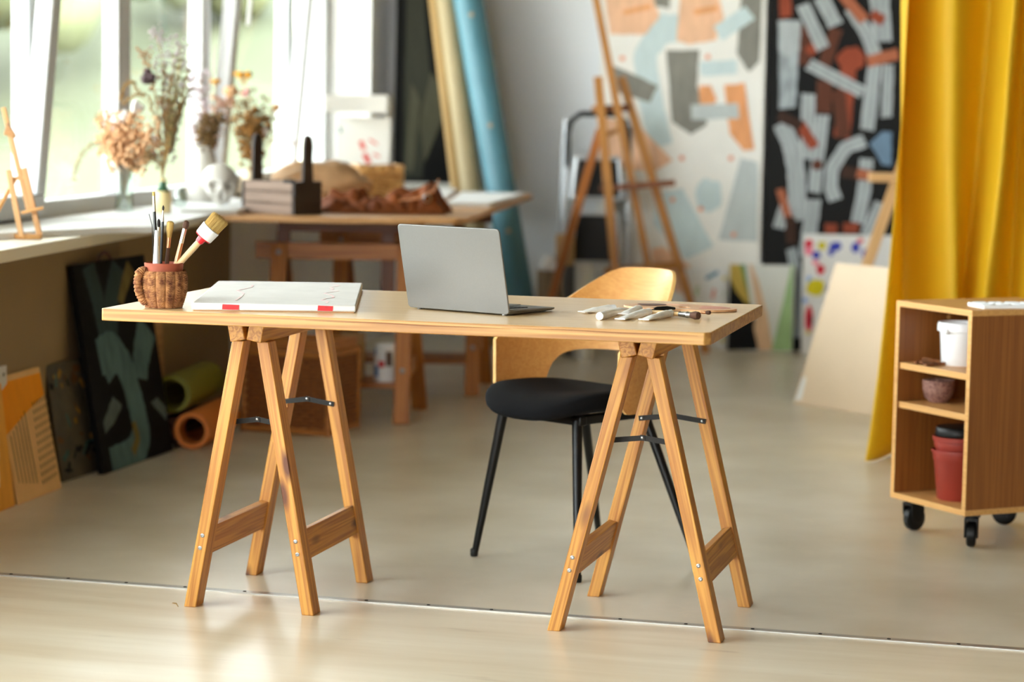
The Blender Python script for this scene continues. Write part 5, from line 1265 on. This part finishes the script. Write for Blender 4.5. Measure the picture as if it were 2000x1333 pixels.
# dried flowers: every stem a thing of its own
M_straw = mat('straw_stem', (136, 104, 54), 0.8, rgb2=(160, 126, 70), vscale=30)
M_wheat = mat('wheat_ear', (112, 82, 34), 0.85, rgb2=(86, 62, 24), vscale=40)
M_yel = mat('yarrow_yellow', (206, 144, 30), 0.85, vary=0.15, vscale=40); M_cot = mat('cotton_white', (220, 216, 214), 0.95); M_pch = mat('dry_peach', (224, 184, 144), 0.85, rgb2=(196, 144, 98), vscale=60)
M_purp = mat('dark_bloom', (70, 52, 56), 0.85, vary=0.3, vscale=40); M_lil = mat('pale_lilac', (176, 160, 168), 0.9); M_grass = mat('pampas', (150, 132, 98), 0.9)
def stem_pts(a, b_, bend=0.0, n=8):
    a, b_ = V(*a), V(*b_); out = []
    for k in range(n + 1):
        f = k / n; out.append(a.lerp(b_, f) + V(bend * math.sin(PI * f), 0, 0))
    return out
def flower(label, base, pxs, Y, kind, m, size=0.02, group=None, thick=0.0016):
    pts = [V(*base)] + [D(px, py, Y) for px, py in pxs]
    Q = []
    for i in range(len(pts) - 1):
        for j in range(6): Q.append(pts[i].lerp(pts[i + 1], j / 6))
    Q.append(pts[-1])
    for _ in range(4): Q = [Q[0]] + [(Q[i - 1] + Q[i] * 2 + Q[i + 1]) / 4 for i in range(1, len(Q) - 1)] + [Q[-1]]
    t = thing('dried_flower', label, 'dried flower', base, group=group)
    build('stem', MB().tube(Q, thick, 6), M_straw, t)
    mb = MB(); e = Q[-1]; dirn = (Q[-1] - Q[-4]).normalized()
    rnd = random.Random(hash(label) % 9973 if False else sum(map(ord, label)))
    if kind == 'ball':
        for k in range(9):
            o_ = V(rnd.gauss(0, 1), rnd.gauss(0, 1), rnd.gauss(0, 1)).normalized() * size * 0.55; mb.ball(e + o_, size * 0.55, 8, 6)
    elif kind == 'ear':
        L = len(Q) // 2
        for i in range(L, len(Q)):
            for s in range(4):
                o_ = V(rnd.uniform(-1, 1), rnd.uniform(-1, 1), rnd.uniform(-.6, 1)) * size * 0.55
                mb.ball(Q[i] + o_, (size * 0.17, size * 0.17, size * 0.36), 6, 5); mb.tube([Q[i], Q[i] + o_ * 1.9], 0.0006, 3)
    elif kind == 'umbel':
        for k in range(26):
            a = rnd.uniform(0, 2 * PI); q = math.sqrt(rnd.random()) * size; p = e + V(q * math.cos(a), q * math.sin(a), rnd.uniform(-.2, .25) * size)
            mb.ball(p, size * 0.22, 6, 5); mb.tube([e - dirn * size * 1.1, p], 0.0006, 4)
    elif kind == 'spray':
        for k in range(85):
            i = rnd.randrange(len(Q) // 3, len(Q)); o_ = V(rnd.uniform(-1, 1), rnd.uniform(-.6, .6), rnd.uniform(-.2, 1)) * size
            mb.tube([Q[i], Q[i] + o_], 0.0006, 4); mb.ball(Q[i] + o_, min(0.0085, size * rnd.uniform(0.09, 0.19)), 6, 5)
    elif kind == 'plume':
        for i in range(len(Q) // 3, len(Q)):
            for s in range(6):
                o_ = V(rnd.uniform(-1, 1), rnd.uniform(-1, 1), rnd.uniform(-.9, .3)) * size; mb.tube([Q[i], Q[i] + o_ * 0.5, Q[i] + o_ * 0.8 + V(0, 0, -size * 0.2)], [0.0012, 0.001, 0.0004], 4)
    build('bloom', mb, m, t, smooth=180)
    return t
topA, topB, topC, topD = vA + V(0, 0, 0.06), vB + V(0, 0, 0.10), vC + V(0, 0, 0.12), vD + V(0, 0, 0.06)
G1 = 'dried flowers in the glass vase'
flower('long drooping grass plume arching left over the sill from the glass vase', topA, [(238, 330), (215, 285), (180, 275), (152, 310), (142, 352)], 8.45, 'plume', M_grass, 0.018)
flower('peach spray filling the mouth of the glass vase', topA, [(246, 335), (240, 290), (232, 252)], 8.45, 'spray', M_pch, 0.075)
flower('peach spray leaning right out of the glass vase', topA, [(250, 335), (268, 290), (280, 265)], 8.43, 'spray', M_pch, 0.065)
for k, q in enumerate(([(238, 335), (228, 290), (214, 262)], [(248, 335), (256, 285), (254, 245)], [(252, 335), (276, 310), (292, 292)], [(240, 335), (226, 305), (218, 292)])):
    flower('peach dried spray among the low sprays round the glass vase mouth', topA, q, 8.43 + 0.015 * k, 'spray', M_pch, 0.05, group='low peach sprays in the glass vase')
flower('white cotton boll highest over the glass vase', topA, [(246, 330), (262, 260), (268, 208)], 8.45, 'ball', M_cot, 0.024)
flower('white cotton boll lower left of the highest one', topA, [(243, 330), (246, 270), (243, 228)], 8.45, 'ball', M_cot, 0.022)
flower('small white cotton boll on the right of the glass vase', topA, [(252, 335), (290, 300), (307, 270)], 8.45, 'ball', M_cot, 0.018)
flower('small star-shaped straw flower standing left of the glass vase', topA, [(240, 330), (215, 270), (195, 232)], 8.45, 'spray', M_straw, 0.022)
G2 = 'dried grasses in the cream bottle'
flower('dark purple bloom drooping above the cream bottle', topB, [(318, 340), (312, 230), (300, 165), (290, 150)], 8.40, 'ball', M_purp, 0.028)
flower('rust-brown seed head topping the cream bottle bouquet', topB, [(318, 340), (310, 230), (292, 130), (280, 104)], 8.42, 'spray', mat('rust_seed', (150, 100, 60), 0.9), 0.026)
EARS = [((338, 230), (352, 118)), ((345, 240), (368, 140)), ((328, 220), (334, 150)), ((334, 230), (344, 178)), ((340, 240), (372, 175)), ((322, 230), (318, 130)), ((330, 240), (340, 108)), ((344, 250), (362, 190)), ((326, 240), (312, 190)), ((336, 250), (356, 156)), ((332, 260), (328, 196)), ((340, 260), (352, 215))]
for k, (a, b_) in enumerate(EARS):
    flower('brown wheat-like dried ear in the dense clump rising from the cream bottle', topB, [(320, 330), a, b_], 8.36 + 0.012 * k, 'ear', M_wheat if k % 3 else mat('olive_ear', (96, 86, 44), 0.85, vary=0.2), 0.020, group='wheat-like ears in the cream bottle')
flower('golden foxtail looping over the cotton bolls', topB, [(315, 330), (303, 230), (290, 185), (262, 185), (240, 205)], 8.40, 'ear', M_straw, 0.012)
flower('golden foxtail making a high hoop left of the dark bloom', topB, [(316, 330), (300, 215), (272, 182), (258, 158), (242, 170), (236, 196)], 8.41, 'ear', M_straw, 0.012)
flower('pale lilac spray rising above the bottle bouquet', topB, [(318, 330), (325, 190), (318, 110), (302, 62)], 8.44, 'spray', M_lil, 0.03)
flower('airy pale lilac spray right of the tallest lilac one', topB, [(320, 330), (340, 180), (352, 90)], 8.44, 'spray', M_lil, 0.04)
flower('brown leaf spray low at the mouth of the cream bottle', topB, [(320, 330), (296, 300), (288, 320)], 8.38, 'spray', mat('brown_leaf', (120, 92, 52), 0.9), 0.022)
flower('yellow yarrow head low over the white jug', topC, [(400, 290), (420, 210), (422, 158)], 9.40, 'umbel', M_yel, 0.020)
flower('apricot bloom over the white jug, right of the yarrow', topC, [(402, 290), (440, 230), (450, 178)], 9.40, 'ball', M_pch, 0.026)
flower('ochre dried leaves hanging over the jug rim', topC, [(398, 290), (410, 245), (425, 240)], 9.38, 'spray', M_wheat, 0.04)
flower('pale pink spray above the white jug', topC, [(398, 290), (395, 220), (392, 150)], 9.42, 'spray', M_lil, 0.05)
flower('blush spray leaning right above the white jug', topC, [(402, 290), (425, 230), (438, 200)], 9.42, 'spray', mat('blush', (190, 150, 130), 0.9), 0.05)
flower('large golden yarrow head above the stoneware jar', topD, [(490, 330), (480, 220), (475, 146)], 9.75, 'umbel', M_yel, 0.036)
flower('pink globe flower beneath the golden yarrow', topD, [(490, 330), (484, 230), (479, 180)], 9.73, 'ball', mat('pink_globe', (220, 164, 160), 0.9), 0.020)
for k, (a, b_) in enumerate((((485, 260), (468, 200)), ((490, 260), (492, 195)), ((498, 265), (518, 215)), ((484, 270), (462, 240)), ((494, 270), (506, 235)), ((500, 275), (530, 232)), ((488, 270), (480, 225)))):
    flower('ochre dried seed spray in the bushy bunch above the stoneware jar', topD, [(491, 330), a, b_], 9.71 + 0.015 * k, 'spray', M_wheat if k % 2 else mat('ochre_seed', (140, 94, 34), 0.85, vary=0.2), 0.05, group='ochre sprays in the stoneware jar')
for k, (a, b_) in enumerate((((404, 280), (400, 228)), ((410, 275), (436, 236)), ((400, 280), (388, 240)))):
    flower('ochre dried leaf spray low over the white jug rim', topC, [(398, 295), a, b_], 9.37 + 0.015 * k, 'spray', M_wheat, 0.035, group='ochre leaf sprays in the white jug')
flower('orange bloom farthest right over the stoneware jar', topD, [(494, 330), (525, 260), (541, 210)], 9.75, 'ball', mat('orange_bloom', (216, 150, 90), 0.9), 0.016)
flower('thin drooping rose twig above the tote', topD, [(496, 330), (530, 270), (556, 266), (574, 285)], 9.75, 'spray', mat('rose_dry', (196, 140, 104), 0.9), 0.014)
flower('white globe bloom right of the stoneware jar', topD, [(494, 330), (512, 280), (518, 258)], 9.74, 'ball', M_cot, 0.016)

# ------------------------------------------------------------------ leaning on the parapet
lean = (-en * 0.155 + UP).normalized()
# big dark teal painting
random.seed(14)
d0, d1 = G(203, 928), G(342, 883); dex = (d1 - d0); dw = dex.length
kk = 0.112; dup_ = (V(-0.989, 0.146, 0) * kk + UP * 0.655).normalized(); dex.normalize()
dkp = Painting(d0, dex, dup_, dw, 0.668, 0.02)
def Z5(x, y): return (x * 0.465, 380 + y * 0.465)
def z5(p): return [Z5(*q) for q in p]
t_t, t_d, t_o, t_g = pmat('deep_teal', (78, 104, 104), .25), pmat('dim_teal', (44, 62, 62), .25), pmat('olive_gold', (112, 96, 52), .2), pmat('grey_teal', (80, 92, 88), .2)
dkp.stroke(z5([(360, 300), (400, 430), (440, 600)]), 26, t_d); dkp.stroke(z5([(490, 300), (460, 460), (465, 610)]), 24, t_d); dkp.stroke(z5([(545, 310), (520, 380), (500, 460)]), 16, t_o, taper=0.6)
dkp.stroke(z5([(410, 690), (470, 650), (530, 740), (575, 900), (600, 1010), (570, 1100), (470, 1145)]), 34, t_t); dkp.stroke(z5([(440, 660), (480, 760)]), 34, t_t)
dkp.stroke(z5([(615, 560), (590, 690), (590, 780)]), 34, t_t, taper=0.7); dkp.poly(z5([(470, 850), (510, 890), (480, 960), (440, 1010), (430, 960)]), t_g); dkp.poly(z5([(660, 860), (700, 900), (705, 960), (650, 900), (635, 880)]), t_g)
dkp.stroke(z5([(560, 960), (580, 1030), (560, 1090)]), 9, t_o)
dkp.done('dark_painting', mat('canvas_dark', (11, 10, 9), 0.7, spec=0.1, vary=0.2, vscale=6), 'tall dark painting with teal strokes leaning under the window sill')
# portfolio with a handle behind it
pf0 = d0 + V(-0.024, 0.035, 0) + dex * 0.06
pf = thing('portfolio_case', 'black portfolio case with a brown loop handle behind the dark painting', 'portfolio case', pf0)
pfM = frame(pf0 - dkp.n * 0.03, dex, (V(-0.989, 0.146, 0) * 0.055 + UP * 0.66).normalized(), dex.cross((V(-0.989, 0.146, 0) * 0.055 + UP * 0.66).normalized()))
build('case_body', MB().box((0, 0, -0.016), (0.44, 0.64, 0)), M_blackplastic, pf, pfM, bevel=0.004)
hl = [(0.12 + 0.055 - 0.055 * math.cos(a), 0.63 + 0.062 * math.sin(a) ** 0.8, -0.008) for a in [PI * k / 16 for k in range(17)]]
build('handle', MB().tube(hl, 0.008, 8, flat=[0.55] * 17), mat('leather_handle', (92, 46, 22), 0.5), pf, pfM)
# small dark mottled painting
e0, e1 = G(124, 948), G(212, 922); eex = (e1 - e0).normalized(); e0 = e0
sp = Painting(e0 + V(-0.012, 0.05, 0), eex, (V(-0.989, 0.146, 0) * 0.06 + UP * 0.36).normalized(), 0.30, 0.365, 0.012)
random.seed(15)
mo = [pmat('mottle_ochre', (150, 112, 54), .4), pmat('mottle_black', (10, 9, 9), .4), pmat('mottle_teal', (66, 92, 84), .4), pmat('mottle_brown', (96, 66, 40), .4)]
for k in range(42):
    u, v = random.uniform(0.02, 0.28), random.uniform(0.02, 0.34); a = random.uniform(0, PI); l = random.uniform(0.015, 0.05)
    sp.stroke([(u, v), (u + l * math.cos(a), v + l * math.sin(a))], random.uniform(0.008, 0.025), mo[k % 4], px=False)
sp.done('mottled_painting', mat('mottled_dark', (52, 46, 34), 0.6, rgb2=(84, 74, 52), vscale=14), 'small mottled dark brown painting between the orange one and the tall dark one')
# orange painting with black dashes
random.seed(16)
o0, o1 = G(36, 987), G(122, 955); oex = (o1 - o0); ow = oex.length; oex.normalize(); oup = (V(-0.989, 0.146, 0) * 0.075 + UP * 0.375).normalized()
op = Painting(o0, oex, oup, ow, 0.375, 0.035)
def Z6(x, y): return (x * 0.25, 680 + y * 0.25)
def z6(p): return [Z6(*q) for q in p]
o_o = pmat('bright_orange', (240, 150, 20), .05); o_k = pmat('stroke_black', (24, 17, 10), .2)
u0, u1 = 0.0, ow
op.poly([(0.004, 0.205), (ow * 0.5, 0.25), (ow - 0.003, 0.29), (ow - 0.004, 0.358), (0.004, 0.358)], o_o, 0.2, px=False)
for k in range(6): op.stroke([(ow * (0.10 + 0.075 * k), 0.06 - 0.004 * k), (ow * (0.10 + 0.075 * k), 0.20 + 0.012 * k)], 0.0045, o_k, px=False)
for r in range(11):
    for c_ in range(6):
        u = ow * (0.60 + 0.062 * c_); v = 0.032 + r * 0.0235 + 0.004 * c_ * 0.5
        if v < 0.285: op.stroke([(u, v), (u + 0.001, v + 0.012)], 0.006, o_k, px=False)
op.done('orange_painting', mat('tan_panel', (232, 184, 118), 0.65, vary=0.06, vscale=10), 'small orange and tan painting with rows of black dashes on the floor')
# leftmost painting
lp0 = G(-60, 1022); lp1 = G(30, 990); lex_ = (lp1 - lp0).normalized()
lp = Painting(lp0, lex_, (V(-0.989, 0.146, 0) * 0.045 + UP * 0.37).normalized(), (lp1 - lp0).length, 0.36, 0.02)
random.seed(17)
lw_ = (lp1 - lp0).length
lp.poly([(0.0, 0.03), (lw_ * 0.72, 0.07), (lw_ * 0.80, 0.2), (lw_ * 0.6, 0.3), (0.0, 0.3)], pmat('cream_wash', (244, 226, 188), .06), 2.0, px=False)
lp.done('ochre_painting', pmat('ochre_canvas', (232, 164, 66), .08), 'ochre painting with a cream patch at the left end of the row on the floor')
wb0 = G(-40, 985); wbp = Painting(V(-1.472, 7.04, 0) - eu * 0.27, eu, (V(-0.989, 0.146, 0) * 0.008 + UP * 0.4).normalized(), 0.27, 0.40, 0.01)
wbp.blob((0.245, 0.375), 0.006, 0.006, o_k, px=False)
wbp.done('white_board', M_gesso, 'white panel peeking out behind the orange painting', 'canvas')
# paper rolls on the floor
r0 = V(-1.082, 8.14, 0.064); r1 = r0 + V(0.13, 0.99, 0.0).normalized() * 0.42
M_orp = mat('orange_paper', (206, 116, 40), 0.6, vary=0.05); M_grp = mat('olive_paper', (118, 116, 26), 0.55, vary=0.05)
roll('paper_roll', 'orange paper roll lying on the floor by the tall dark painting', r0, r1, 0.063, M_orp, 32, 0.72)
r0 = V(-1.16, 8.22, 0.178); r1 = r0 + V(0.145, 0.99, 0.012).normalized() * 0.44
o, M = roll('paper_roll', 'olive green paper roll resting on top of another roll', r0, r1, 0.066, M_grp, 32, 0.72)
r0 = V(-1.185, 8.16, 0.050); r1 = r0 + V(0.15, 0.99, 0.0).normalized() * 0.40
roll('paper_roll', 'dark brown paper roll at the bottom behind the orange one', r0, r1, 0.049, mat('maroon_paper', (70, 32, 26), 0.6), 32, 0.72)
# plank leaning behind the rolls
pl0 = V(-1.248, 8.27, 0.0); pup = (en * -0.05 + UP).normalized()
pM_ = frame(pl0, eu, pup, eu.cross(pup))
tag(build('wood_plank', MB().box((0, 0, -0.02), (0.22, 0.55, 0)), M_board, None, pM_, bevel=0.002), 'tan wooden board standing against the wall behind the paper rolls', 'board')
# twig on the floor
a = G(337, 1180); b_ = G(348, 1187)
tag(build('dry_twig', MB().tube([a + V(0, 0, .002), a.lerp(b_, .5) + V(0.002, 0, .005), b_ + V(0, 0, .002)], [0.001, 0.0016, 0.001], 6), M_straw, center=True), 'tiny dry twig on the planks beside the left trestle foot', 'twig')
